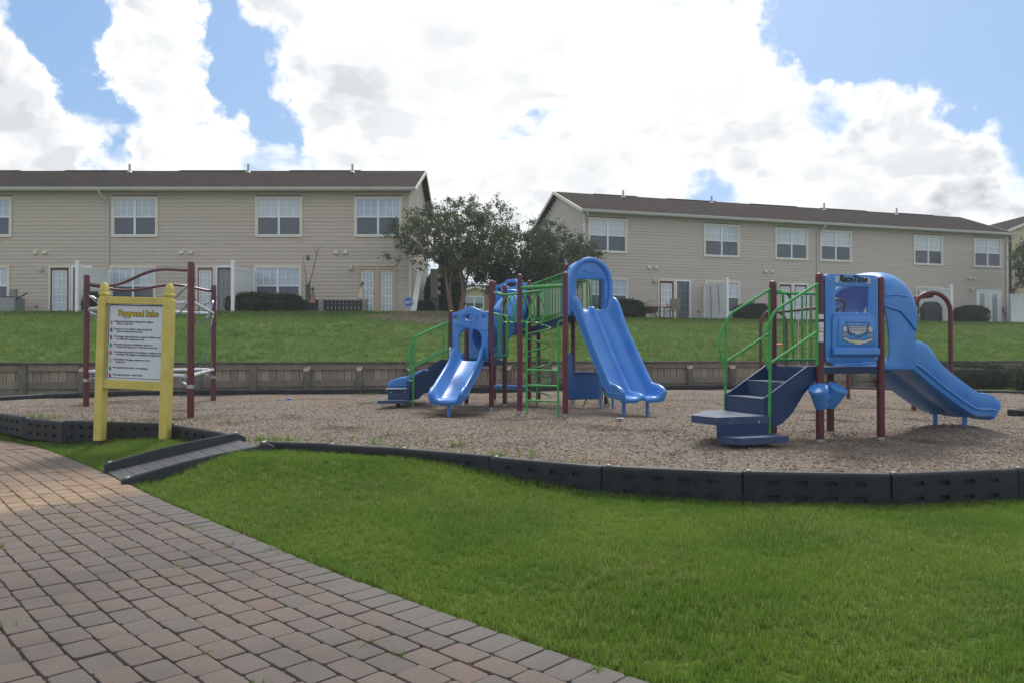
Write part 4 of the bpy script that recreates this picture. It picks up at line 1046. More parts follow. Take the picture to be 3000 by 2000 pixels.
    # RaceTime lettering with chequered ends
    mt = Matrix.Translation(P(gx(385), -.0335, gz(200))) @ Matrix(((U.x, 0, -W.x, 0), (U.y, 0, -W.y, 0), (0, 1, 0, 0), (0, 0, 0, 1)))
    text('lettering', 'RaceTime', .112, 'black', pan, mt, bold=.005, shear=.22, extrude=.001, spacing=.93)
    for cx in (360, 795):
        for i in range(4):
            for j in range(4):
                if (i+j) % 2: continue
                xx, yy = cx-38+i*22, 128+j*22; MB().plate([(gx(xx), gz(yy+24)), (gx(xx+23), gz(yy+26)), (gx(xx+27), gz(yy)), (gx(xx+4), gz(yy-2))], [], lambda x, z, dd: P(x, -.033+dd, z), .002).build('chequer_white', 'sticker', pan, smooth=False)
    MB().add([P(fx(.185), -.008, fz(.44)), P(fx(.825), -.008, fz(.44)), P(fx(.825), -.008, fz(.13)), P(fx(.185), -.008, fz(.13))], [(0, 1, 2, 3)]).build('window_pane', 'clear', pan, smooth=False)
    for f, g in [(.17, .12), (.38, .12), (.60, .12), (.83, .12), (.17, .28), (.83, .28), (.17, .45), (.38, .45), (.60, .45), (.83, .45)]:
        MB().lathe([(.010, 0), (.008, .006), (.001, .008)], P(fx(f), -.03, fz(g)), 8, -W).build('bolt', 'steel', pan)
    for f, g in ((.05, .03), (.95, .03), (.05, .96), (.95, .96)): MB().lathe([(.012, 0), (.008, .006), (.001, .008)], P(fx(f), -.03, fz(g)), 8, -W).build('bolt', 'brass', pan)
    # steering wheel behind the window
    c = P(fx(.34), .13, fz(.40)); tilt = (Vector((0, 0, 1))*.45+W*.9).normalized(); e2 = U.cross(tilt).normalized()
    sw = MB().tube([c+(U*math.cos(a)+e2*math.sin(a))*.145 for a in np.linspace(0, 2*math.pi, 29)], .016, 8, False).build('steering_wheel', 'wheel_grey', r)
    b = MB()
    for a in (30, 150, 270): b.tube([c, c+(U*math.cos(R(a))+e2*math.sin(R(a)))*.145], .015, 6)
    b.lathe([(.04, -.02), (.04, .02)], c, 12, tilt).tube([c, P(fx(.34), .0, fz(.47))], .016, 6); b.build('spoke', 'wheel_grey', sw)
    # panel clamps on posts
    for s in (.05, S-.05):
        for z in (1.08, 1.95): MB().box(P(s, -.005, z), (.06, .03, .035), ax).build('clamp', 'maroon', r, bevel=.004)
    # stickers on the front left post
    for z, hh, mt_ in ((1.53, .055, 'sticker'), (1.485, .022, 'ink'), (1.43, .07, 'sticker'), (1.372, .03, 'sticker'), (1.35, .008, 'orange'), (1.285, .115, 'sticker')):
        b = MB(); ra = .0482
        v = []
        for zz in (z-hh/2, z+hh/2):
            for k in range(9):
                a = R(-160+14*k if hh > .1 else -165+16*k); v.append(A+Vector((math.cos(a)*ra, math.sin(a)*ra, zz)))
        b.add(v, [(k, k+1, k+10, k+9) for k in range(8)]); b.build('sticker', mt_, r)
    # --- steps
    for t in (.055, S-.055):
        out = [(0, .80), (0, .935), (-.15, .935), (-.755, .565), (-.755, .215), (-.62, .215), (-.50, .26), (-.36, .38), (-.2, .60)]
        MB().plate(out, [], lambda x, z, dd, t=t: P(x, t-.012+dd, z), .024).build('stair_side', 'navy', r, bevel=.004)
    for s0, s1, z in ((-.456, -.14, .745), (-.752, -.446, .555)):
        MB().box(P((s0+s1)/2, S/2, z-.012), (s1-s0, S-.14, .024), ax).box(P(s0+.01, S/2, z-.10), (.02, S-.14, .18), ax).build('tread', 'navy_tread', r, smooth=False, bevel=.003)
    MB().box(P(-.145, S/2, .835), (.02, S-.14, .17), ax).build('riser', 'navy', r, smooth=False)
    # transfer platform and low step on its near side
    pl = [(-.76, -.06), (-.76, S-.08), (-1.10, S-.08), (-1.60, .28), (-1.50, -.10)]
    MB().plate(pl, [], lambda x, y, dd: P(x, y, .365-dd), .085).build('transfer_platform', 'navy_tread', r, bevel=.006)
    pl2 = [(-.78, -.03), (-1.47, -.06), (-1.47, -.085), (-.78, -.06)]
    MB().plate(pl2, [], lambda x, y, dd: P(x, y, .345-dd), .22).build('platform_skirt', 'navy', r)
    low = [(-.74, -.05), (-.70, -.34), (-1.36, -.37), (-1.47, -.20), (-1.46, -.05)]
    MB().plate(low, [], lambda x, y, dd: P(x, y, .155-dd), .075).build('low_step', 'navy_tread', r, bevel=.006)
    for s in (-1.30, -.92): MB().lathe([(.014, 0), (.012, .006), (.001, .008)], P(s, -.082, .30), 8, -W).build('bolt', 'steel', r)
    p = P(-1.1, .0); MB().lathe([(.05, -.1), (.05, .28)], (p.x, p.y, 0), 12).build('platform_leg', 'maroon', r)
    p = P(-1.1, -.2); MB().lathe([(.05, -.1), (.05, .085)], (p.x, p.y, 0), 12).build('platform_leg', 'navy', r)
    # --- green stair rails
    for t in (-.02, S-.0):
        b = MB(); b.tube(fillet([P(-.04, t, 1.93), P(-.71, t, 1.56), P(-.74, t, -.1)], .14, 7), .0170); b.build('handrail', 'green', r)
        MB().tube([P(-.03, t, 1.36), P(-.72, t, .975)], .0170).build('lower_rail', 'green', r)
        MB().tube(smooth_path([P(-.735, t, 1.46), P(-.79, t, 1.36), P(-.815, t, 1.2), P(-.79, t, 1.02), P(-.735, t, .90)], 5), .015).build('hand_loop', 'green', r)
        MB().tube([P(-.055, t, 1.91), P(-.055, t, .95)], .0170).build('rail_upright', 'green', r)
    MB().tube(fillet([P(-.05, S, 1.93), P(.30, S+.02, 1.87), P(.33, S+.02, 1.02), P(.20, S+.02, .98), P(.17, S+.02, 1.86)], .12, 6), .018).build('barrier_loop', 'green', r)
    for s in (.46, .60, .74): MB().tube([P(s, S, .97), P(s, S, 1.85)], .014).build('barrier_bar', 'green', r)
    MB().tube([P(0, S, 1.88), P(S, S, 1.88)], .018).build('barrier_rail', 'green', r); MB().tube([P(0, S, 1.0), P(S, S, 1.0)], .018).build('barrier_rail', 'green', r)
    # --- bongo drums under the deck
    for s, t, z, tl, k in ((-.10, -.10, .66, (-.34, -.42, 1), .86), (.20, -.07, .67, (.44, -.36, 1), .96)):
        d = MB().lathe([(.078*k, -.25), (.092*k, -.24), (.125*k, -.02), (.135*k, -.015), (.135*k, .012), (.125*k, .028), (.10*k, .03), (.02, .034), (.001, .034)], P(s, t, z), 24, tl).build('drum', 'blue', r, ang=40)
    MB().tube([P(-.03, -.10, .58), P(.08, -.05, .57), P(.17, -.05, .58)], .045).build('drum_bracket', 'blue', r)
    # --- double slide on the right side with a moulded hood
    slide_trough('double_slide', r, 'blue', P(S+.42, S/2), U, 1.46, .93, .30, .455, True, start=.06, exit_=.40, rimh=.27, legs=((1.18, -.22), (1.18, .26)))
    hood_secs = []
    prof = [(.02, .88), (.08, .965), (.16, .995), (.26, 1.0), (.34, .985), (.42, .95), (.48, .895), (.52, .835), (.54, .75)]
    def seam(s): return 1.68-.06*min(1, max(0, (s-.02)/.26))-.25*max(0, (s-.28)/.26)**1.1
    def arch(s, k, inner):
        q = []; hw = S/2+.035-(.03 if inner else 0); zb = seam(s); zt = (2.14 if not inner else 2.10)
        top = .95+(zt-.95)*k; rad = .30
        pts = [(-hw, zb)]+[(-hw, zb+(top-rad-zb)*j/3) for j in range(1, 4)]
        for j in range(1, 16):
            a = math.pi-math.pi*j/16; pts.append((hw*math.copysign(abs(math.cos(a))**.8, math.cos(a)), top-rad+rad*math.sin(a)**.85))
        pts += [(hw, zb+(top-rad-zb)*(3-j)/3) for j in range(0, 3)]+[(hw, zb)]
        return [P(S+s, S/2+x, z) for x, z in pts]
    secs_o = [arch(s, k, False) for s, k in prof]; secs_i = [arch(s*.985, k, True) for s, k in prof]
    b = MB(); b.loft(secs_o, False, False); b.loft([list(reversed(x)) for x in secs_i], False, False)
    for A1, B1 in ((secs_o[0], secs_i[0]), (secs_o[-1], secs_i[-1])): b.loft([A1, B1], False, False)
    for j in (0, -1): b.loft([[q[j] for q in secs_o], [q[j] for q in secs_i]], False, False)
    ho = b.build('slide_hood', 'blue', r, ang=50)
    # side wing: near wall standing out past the arch, overlapping rim line
    for tt in (-.036, S+.036): MB().tube([P(S+q, tt, seam(q)) for q in np.linspace(.03, .535, 9)], .012, 6).build('seam_rib', 'blue', ho)
    MB().tube([P(S+.05, -.03, 1.80), P(S+.20, -.034, 1.82), P(S+.38, -.03, 1.80)], .014, 6).build('emboss_rib', 'blue', ho)
    MB().box(P(S+.26, S/2, .905), (.54, S+.0, .05), ax).build('sit_down_sill', 'blue', ho, bevel=.01)
    wo = [(S+.03, .885), (S+.54, .885), (S+.535, 1.60), (S+.40, 1.72), (S+.02, 1.72), (S+.06, 1.60), (S+.095, 1.45), (S+.115, 1.30), (S+.12, 1.12), (S+.11, 1.03), (S+.085, .985), (S+.03, .965)]
    for t0 in (-.024, S-.006): MB().plate(wo, [], lambda x, z, dd: P(x, t0+dd, z), .03).build('side_wall', 'blue', ho, bevel=.012, weld=True)
truck_structure()

# ------------------------------------------------------------------ arch swing behind it
def swing():
    a, b = Vector((7.1, 21.2, 0)), Vector((7.72, 14.35, 0)); d = (b-a).normalized(); W = Vector((d.y, -d.x, 0))
    if W.x < 0: W = -W
    r = root('arch_swing', (a+b)/2, 'maroon swing frame with three narrow arches behind the driving structure', 'swing')
    H = 2.17
    for k, p in enumerate((a, a.lerp(b, .47), b)):
        pts = [p-W*.36+Vector((0, 0, -.1)), p-W*.36+Vector((0, 0, H-.36))]
        for j in range(1, 12):
            q = math.pi-math.pi*j/12; pts.append(p+W*.36*math.cos(q)+Vector((0, 0, H-.36+.36*math.sin(q))))
        pts += [p+W*.36+Vector((0, 0, H-.36)), p+W*.36+Vector((0, 0, -.1))]
        MB().tube(pts, .042, 12).build('arch', 'maroon', r)
    MB().tube([a+Vector((0, 0, H-.06)), b+Vector((0, 0, H-.06))], .036, 12).build('top_beam', 'maroon', r)
    for t, mt, zc in ((.25, 'black', .48),):
        p = a.lerp(b, t); e = d*.24
        s = MB()
        pts = smooth_path([p-e+Vector((0, 0, zc+.12)), p-e*.6+Vector((0, 0, zc+.02)), p+Vector((0, 0, zc-.02)), p+e*.6+Vector((0, 0, zc+.02)), p+e+Vector((0, 0, zc+.12))], 4)
        s.loft([[q-W*.08, q+W*.08, q+W*.08-Vector((0, 0, .012)), q-W*.08-Vector((0, 0, .012))] for q in pts]); se = s.build('swing_seat', mt, r)
        for sg in (-1, 1):
            MB().tube([p+e*sg+Vector((0, 0, zc+.12)), p+e*sg+Vector((0, 0, H-.1))], .008, 6).build('chain', 'steel', se)
            MB().box(p+e*sg+Vector((0, 0, H-.11)), (.05, .05, .08)).build('hanger', 'steel', se, bevel=.006)
swing()

# ------------------------------------------------------------------ centre play structure
def big_structure():
    r = root('slide_play_structure', (.3, 15.2, 0), 'large blue and maroon play structure with tall double slide, bridge and overhead loops', 'play structure')
    V3 = lambda x, y, z=0.0: Vector((x, y, z)); UP = Vector((0, 0, 1))
    def post(x, y, h):
        po = post_mb(x, y, h, .045).build('post', 'maroon', r)
        MB().lathe([(.047, 0), (.047, .05)], (x, y, float(mulch_z((x, y))[0])), 12).build('foot_sleeve', 'steel', po); return V3(x, y)
    p1, p3, p2, p4 = post(-1.19, 15.15, 1.88), post(-.385, 14.6, 2.42), post(-.93, 15.95, 1.9), post(-.145, 15.62, 2.42)
    p3b, p6, p7, pM = post(-.39, 17.1, 2.62), post(.364, 16.45, 2.58), post(.575, 16.9, 2.45), post(.2, 17.9, 2.6)
    p5, p8 = post(.134, 13.6, 2.44), post(.895, 13.12, 2.43)
    p8b, p9, p10, pFR = post(1.09, 15.75, 2.85), post(1.30, 16.6, 2.85), post(1.93, 16.95, 2.85), post(1.93, 16.0, 2.55)
    def deck(name, pts, z, t=.06):
        return MB().plate([(p.x, p.y) for p in pts], [], lambda x, y, d: V3(x, y, z-d), t).build(name, 'navy', r, bevel=.005)
    deck('low_deck', [p1, p3, p4, p2], .91, .09); deck('middle_deck', [p3b, p6, p7, pM], 1.53, .09); deck('high_deck', [p8b, pFR, p10, p9], 1.84, .09)
    # --- low deck front: arched panel with slide
    e = (p3-p1); Wd = e.length; e.normalize(); q = V3(-e.y, e.x)     # q points away from the camera
    fr = lambda x, z, d: p1+e*x+q*(-.03+d)+UP*z
    w0, w1 = .055, Wd-.055
    outer = [(w0, .95), (w0+.17, .95), (w0+.17, 1.05), (w0+.155, 1.35), (w0+.20, 1.45), (w0+.30, 1.515), (Wd/2, 1.53), (w1-.30, 1.515), (w1-.20, 1.45), (w1-.155, 1.35), (w1-.17, 1.05), (w1-.17, .95), (w1, .95),
             (w1, 1.83), (w1-.12, 1.845), (w1-.24, 1.88), (w1-.36, 1.93), (Wd/2, 1.945), (w0+.34, 1.93), (w0+.22, 1.88), (w0+.12, 1.845), (w0, 1.83)]
    holes = [rrect(w0+.03, w0+.13, 1.69, 1.77, .015, 2), rrect(w1-.13, w1-.03, 1.69, 1.77, .015, 2), ell(Wd/2, 1.735, .13, .05, 18)]
    pa = MB().plate(outer, holes, fr, .06).build('arch_panel', 'blue', r, bevel=.012, ang=30, weld=True)
    MB().tube([fr(Wd/2+.17*math.cos(a), 1.735+.075*math.sin(a), -.004) for a in np.linspace(0, 2*math.pi, 25)], .014, 6, False).build('oval_rim', 'blue', pa)
    MB().tube(smooth_path([fr(w0+.02, 1.60, 0), fr(w0+.2, 1.60, -.006), fr(w0+.4, 1.56, -.006), fr(w1-.2, 1.50, -.006), fr(w1-.02, 1.50, 0)], 5), .012, 6).build('emboss_rib', 'blue', pa)
    mid = (p1+p3)/2; sd = (V3(-1.09, 13.35)-mid).normalized()
    slide_trough('low_slide', r, 'blue', mid-sd*.03, sd, 1.72, .92, .30, .30, False, start=.10, exit_=.34, rimh=.21, legs=((1.55, 0.0),))
    # --- low deck right side handles
    for f in (.16, .80):
        c = p3.lerp(p4, f); o_ = (p4-p3).normalized(); n = V3(o_.y, -o_.x)
        MB().tube(fillet([c+UP*1.0, c+n*.09+UP*1.02, c+n*.09+UP*1.78, c+UP*1.80], .05, 4), .022, 8).build('grab_handle', 'green', r)
        MB().tube(fillet([c+o_*.09+UP*1.0, c+o_*.09+n*.09+UP*1.02, c+o_*.09+n*.09+UP*1.78, c+o_*.09+UP*1.80], .05, 4), .022, 8).build('grab_handle', 'green', r)
    # --- back plate with a round hole into the crawl tube
    eb = (p4-p2); wb = eb.length; eb.normalize(); qb = V3(-eb.y, eb.x)
    frb = lambda x, z, d: p2+eb*x+qb*(.0+d)+UP*z
    pb = MB().plate(rrect(.05, wb-.05, .95, 1.85, .05), [ell(wb/2, 1.38, .29, .34, 26)], frb, .05).build('tube_panel', 'blue', r, bevel=.010, ang=30, weld=True)
    MB().tube([frb(wb/2+.31*math.cos(a), 1.38+.36*math.sin(a), -.01) for a in np.linspace(0, 2*math.pi, 29)], .022, 8, False).build('flange', 'blue', pb)
    for k in range(10):
        a = 2*math.pi*k/10; MB().lathe([(.014, 0), (.001, .012)], frb(wb/2+.35*math.cos(a), 1.38+.40*math.sin(a), 0), 6, -qb).build('bolt', 'steel', pb)
    # tube climbing from that plate to the middle deck (hollow)
    c0 = frb(wb/2, 1.38, .04); cM = (p3b+p6)/2; dirM = V3(-.68, -.73).normalized()
    path = smooth_path([c0, c0+qb*.35+UP*.04, V3(-.22, 16.15, 1.66), V3(-.02, 16.40, 1.98), V3(-.01, 16.62, 2.05), cM+UP*2.06], 6)
    path2 = path
    nn = len(path2)
    b = MB(); b.tube(path2, [.34-.02*math.sin(math.pi*i/(nn-1)) for i in range(nn)], 20, False); b.tube(path2[::-1], [.315]*nn, 20, False)
    tb = b.build('crawl_tube', 'blue', r, ang=60)
    for i in (6, 13, 20):
        if i < nn-1:
            T = (path2[i+1]-path2[i-1]).normalized(); MB().lathe([(.345, -.025), (.375, -.02), (.375, .02), (.345, .025)], path2[i], 22, T).build('tube_ring', 'blue', tb)
    # --- middle deck blue panel with arched header
    em = (p6-p3b); wm = em.length; em.normalize(); qm = V3(-em.y, em.x)
    frm = lambda x, z, d: p3b+em*x+qm*(-.02+d)+UP*z
    w1 = wm-.05
    outer = [(.05, 1.56), (w1, 1.56), (w1, 2.52), (w1-.14, 2.535), (w1-.26, 2.57), (wm/2+.12, 2.63), (wm/2-.12, 2.63), (.30, 2.57), (.19, 2.535), (.05, 2.52)]
    MB().plate(outer, [rrect(.09, .20, 2.38, 2.46, .015, 2), rrect(w1-.15, w1-.04, 2.38, 2.46, .015, 2), ell(wm/2, 2.51, .15, .05, 16), ell(wm/2, 2.03, .30, .30, 24)], frm, .05).build('header_panel', 'blue', r, bevel=.010, ang=30, weld=True)
    # --- second chute leaving the low deck to the left behind the steps
    slide_trough('side_slide', r, 'blue', V3(-.55, 16.45), V3(-1, -.02), 1.95, .93, .33, .30, False, start=.15, exit_=.42, rimh=.23, legs=((1.7, 0),))
    MB().box((-.60, 16.2, .90), (.7, .75, .05)).build('side_deck', 'navy', r, bevel=.005)
    # --- steps on the left of the low deck
    es = (p2-p1); ws = es.length; es.normalize(); out_ = V3(-es.y, es.x)
    if out_.x > 0: out_ = -out_
    out_ = V3(-.98, -.2).normalized(); tv = V3(-out_.y, out_.x); tv = tv if tv.y > 0 else -tv
    Ps = lambda s, t, z: p1+out_*s+tv*t+UP*z
    for t in (.05, .70):
        MB().plate([(0, .78), (0, .93), (.12, .93), (.80, .50), (.80, .16), (.62, .18), (.2, .6)], [], lambda x, z, dd, t=t: Ps(x, t-.012+dd, z), .024).build('stair_side', 'navy', r, bevel=.004)
    axs = (out_, tv, UP)
    for s0, s1, z in ((.12, .46, .73), (.44, .78, .53)): MB().box(Ps((s0+s1)/2, .375, z-.012), (s1-s0, .65, .024), axs).box(Ps(s1-.01, .375, z-.1), (.02, .65, .18), axs).build('tread', 'navy_tread', r, smooth=False, bevel=.003)
    MB().box(Ps(1.02, .28, .345), (.42, .60, .06), axs).box(Ps(1.0, -.005, .27), (.40, .03, .22), axs).build('transfer_platform', 'navy_tread', r, smooth=False, bevel=.005)
    MB().box(Ps(1.10, -.12, .15), (.60, .26, .06), axs).build('low_step', 'navy_tread', r, smooth=False, bevel=.005)
    for s in (.88, 1.14): MB().lathe([(.012, 0), (.001, .01)], Ps(s, -.022, .32), 8, -tv).build('bolt', 'steel', r)
    lg = Ps(1.0, .1, 0); MB().lathe([(.045, -.1), (.045, .3)], (lg.x, lg.y, 0), 12).build('platform_leg', 'navy', r)
    for t in (-.02, .72):
        MB().tube(fillet([Ps(.04, t, 1.66), Ps(.70, t, 1.36), Ps(.73, t, -.1)], .12, 6), .018, 8).build('handrail', 'green', r)
        MB().tube([Ps(.04, t, 1.14), Ps(.71, t, .80)], .018, 8).build('lower_rail', 'green', r)
        MB().tube(smooth_path([Ps(.72, t, 1.26), Ps(.79, t, 1.15), Ps(.81, t, 1.0), Ps(.78, t, .85), Ps(.73, t, .74)], 4), .014, 8).build('hand_loop', 'green', r)
        MB().tube([Ps(.06, t, 1.66), Ps(.06, t, .95)], .018, 8).build('rail_upright', 'green', r)
    for z, hh in ((1.15, .06), (1.08, .05), (1.0, .10)): MB().box(p1+V3(-.005, -.05, z), (.05, .006, hh)).build('sticker', 'sticker', r, smooth=False)
    # --- overhead loop ladder
    MB().tube([p5+UP*2.20, p8+UP*2.20], .030, 12).build('header_bar', 'green', r)
    a, c = (p3.lerp(p4, .55)+UP*2.20), (p5.lerp(p8, .5)+UP*2.13)
    beam = smooth_path([a+V3(-.02, .0, .03), a.lerp(c, .08)-UP*.02, a.lerp(c, .5)-UP*.015, a.lerp(c, .92), c], 5)
    MB().tube(beam, .024, 10).build('overhead_beam', 'green', r)
    MB().tube([p3+UP*2.2, p4+UP*2.2], .026, 10).build('header_bar', 'green', r)
    bd = (c-a).normalized(); bs = V3(-bd.y, bd.x).normalized()
    for k, t in enumerate((.17, .36, .55, .72, .88)):
        c_ = a.lerp(c, t)-UP*.03; sd_ = bs if k % 2 == 0 else -bs; pts = []
        for j in range(25):
            u_ = j/24*2*math.pi; wv = math.sin(u_); z = -.26+.26*math.cos(u_); x = .16*wv*math.sin(u_/2)**.9
            pts.append(c_+bs*x+bd*x*.35+sd_*.02+UP*z)
        MB().tube(pts, .014, 8, False).build('hand_loop', 'green', r)
    # ladder between the two front posts
    le = (p8-p5); wl = le.length; le.normalize(); ln = V3(-le.y, le.x)
    for f in (.17, .86):
        b_ = p5+le*wl*f-ln*.02; pe = p5 if f < .5 else p8; dr = le*(-1 if f < .5 else 1)
        MB().tube(fillet([b_+UP*-.1, b_+UP*1.60, b_+dr*.10+UP*1.62, pe+UP*1.56], .06, 5), .017, 8).build('ladder_side', 'green', r)
    for z in (.26, .52, .78): MB().tube([p5+le*wl*.17-ln*.02+UP*z, p5+le*wl*.86-ln*.02+UP*z], .016, 8).build('rung', 'green', r)
    # --- spiral climber under the bridge
    cs = V3(.50, 15.7); pts = []
    for j in range(89):
        a_ = j/88*2*math.pi*4.2; rr = .27; pts.append(cs+V3(rr*math.cos(a_), rr*math.sin(a_), .18+1.45*j/88))
    MB().tube(pts, .016, 8).build('spiral_climber', 'green', r); MB().tube([cs+V3(.0, 0, -.1), cs+V3(0, 0, 1.2)], .02, 8).build('climber_pole', 'green', r)
    # --- bridge from middle to high deck
    bl0, br0 = p6+V3(.03, -.05, 0), p7+V3(.08, .1, 0); bl1, br1 = p8b+V3(-.03, 0, 0), p9+V3(-.03, .0, 0)
    z0, z1 = 1.60, 1.79
    MB().hexa([bl0+UP*(z0-.10), br0+UP*(z0-.10), br1+UP*(z1-.10), bl1+UP*(z1-.10), bl0+UP*z0, br0+UP*z0, br1+UP*z1, bl1+UP*z1][::1]).build('bridge_deck', 'navy', r, smooth=False, bevel=.006)
    for s0, s1 in ((bl0, bl1), (br0, br1)):
        for dz in (.10, .88): MB().tube([s0+UP*(z0+dz), s1+UP*(z1+dz)], .018, 8).build('bridge_rail', 'green', r)
        nb = 11
        for k in range(1, nb): p = s0.lerp(s1, k/nb); z = z0+(z1-z0)*k/nb; MB().tube([p+UP*(z+.10), p+UP*(z+.88)], .011, 6).build('bridge_bar', 'green', r)
    # --- high deck: hood, tall double slide, barriers
    sd2 = V3(.338, -.94).normalized(); sw = V3(.94, .338).normalized(); ctr = V3(1.54, 15.55)
    fh = lambda x, z, d: ctr+sw*x+sd2*(d)+UP*z
    hw = .44
    outer = [(-hw, 1.80), (-.20, 1.80), (.20, 1.80), (hw, 1.80), (hw, 2.42)]+[(hw*math.cos(a), 2.42+.49*math.sin(a)) for a in np.linspace(0, math.pi, 19)[1:-1]]+[(-hw, 2.42)]
    hole = rrect(-.30, .31, 1.92, 2.52, .07, 5)
    hd = MB().plate(outer, [hole], lambda x, z, d: fh(x, z, .05-d), .06).build('slide_hood', 'blue', r, bevel=.015, ang=30, weld=True)
    arc = [(hw+.0, 1.82), (hw, 2.1), (hw, 2.42)]+[(hw*math.cos(a), 2.42+.49*math.sin(a)) for a in np.linspace(0, math.pi, 19)[1:-1]]+[(-hw, 2.42), (-hw, 2.1), (-hw, 1.82)]
    MB().tube([fh(x, z, .06) for x, z in arc], .048, 10).build('hood_rim', 'blue', hd)
    so = [[fh(x*1.02, z+.01, d) for x, z in arc] for d in (.05, -.10, -.25, -.33)]; si = [[fh(x*.95, z-.03, d) for x, z in arc] for d in (.05, -.10, -.25, -.33)]
    b = MB(); b.loft(so, False, False); b.loft([list(reversed(x)) for x in si], False, False); b.loft([so[-1], si[-1]], False, False); b.build('hood_shell', 'blue', hd, ang=50)
    MB().plate(ell(0, 2.70, .14, .045, 20), [], lambda x, z, d: fh(x, z, .052+d), .016).build('oval_emboss', 'blue', hd, bevel=.010)
    slide_trough('tall_slide', r, 'blue', ctr+sd2*.02, sd2, 2.12, 1.90, .31, .44, True, start=.06, exit_=.46, rimh=.225, legs=((1.84, -.22), (1.84, .25)))
    for x_, yb in ((1.72, 15.15), (1.96, 15.2)): MB().lathe([(.026, -.1), (.026, .62)], (x_, yb, 0), 10).build('slide_brace', 'blue', r)
    for s0, s1 in ((p9, p10), (pFR, p10)):
        for z in (1.98, 2.68): MB().tube([s0+UP*z, s1+UP*z], .018, 8).build('barrier_rail', 'green', r)
        for k in range(1, 6): p = s0.lerp(s1, k/6); MB().tube([p+UP*1.98, p+UP*2.68], .012, 6).build('barrier_bar', 'green', r)
    MB().tube(fillet([p9+V3(.1, -.1, 2.62), p9+V3(.34, -.1, 2.58), p9+V3(.36, -.1, 1.95)], .10, 5), .018, 8).build('grab_handle', 'green', r)
    # --- blue shop-counter panel under the high deck and low bench tube
    e3 = (V3(1.93, 15.72)-V3(1.07, 15.58)).normalized(); O3 = V3(1.12, 15.50)
    MB().plate([(0, .14), (.66, .14), (.66, .66), (.10, .66), (.10, 1.05), (0, 1.05)], [], lambda x, z, d: O3+e3*x+UP*z+V3(-e3.y, e3.x)*d, .03).build('counter_panel', 'blue_panel', r, bevel=.006, weld=True)
    MB().box(O3+e3*.37+UP*.675+V3(0, .05, 0), (.56, .22, .025), (e3, V3(-e3.y, e3.x), UP)).build('counter_top', 'blue_panel', r, bevel=.005)
    MB().tube([p3b+UP*.32, p6+UP*.32], .055, 12).build('balance_tube', 'blue', r)
    MB().tube(fillet([V3(1.42, 15.75, -.05), V3(1.55, 15.8, .25), V3(1.9, 15.9, .25), V3(2.0, 15.9, -.05)], .08), .016, 8).build('arch_climber', 'green', r)
big_structure()

# ------------------------------------------------------------------ town houses
HT, DEP, LAP = 5.60, 7.6, .168
_b = MB().hexa([(-.5, -.026, .008), (.5, -.026, .008), (.5, 0, .008), (-.5, 0, .008), (-.5, -.012, LAP+.004), (.5, -.012, LAP+.004), (.5, 0, LAP+.004), (-.5, 0, LAP+.004)])
BOARD = {}
for _k in ('siding_a', 'siding_b', 'siding_c'):
    _m = _b.mesh('siding_board', False, (0, 0, 0))[0]; _m.materials.append(M[_k]); BOARD[_k] = _m
def boards(h, mat, Lw, zmax, rects, O, ang, limit=None, z0=0.0):
    """lap siding on one wall: O local origin, ang its bearing in the house frame, rects = openings"""
    ca, sa = math.cos(ang), math.sin(ang); n = int((zmax-z0)/LAP)+1
    for i in range(n):
        z = z0+i*LAP; lo, hi = (0, Lw) if limit is None else limit(z+LAP*.5)
        if hi-lo < .15: continue
        iv = [(lo, hi)]
        for a, b, c, d in rects:
            if c < z+LAP*.5 < d:
                nv = []
                for p, q in iv:
                    if b <= p or a >= q: nv.append((p, q)); continue
                    if a > p: nv.append((p, a))
                    if b < q: nv.append((b, q))
                iv = nv
        out = []
        for p, q in iv:         # butt joints in long runs
            while q-p > 6.5:
                c = p+random.uniform(2.6, 4.4); out.append((p, c-.002)); p = c+.002
            out.append((p, q))
        for p, q in out:
            if q-p < .02: continue
            o = bpy.data.objects.new('siding_board', BOARD[mat]); COL.objects.link(o); o.parent = h; c = (p+q)/2
            o.location = (O[0]+ca*c, O[1]+sa*c, z); o.rotation_euler = (random.uniform(-.008, .008), 0, ang); o.scale = (q-p, 1, 1)

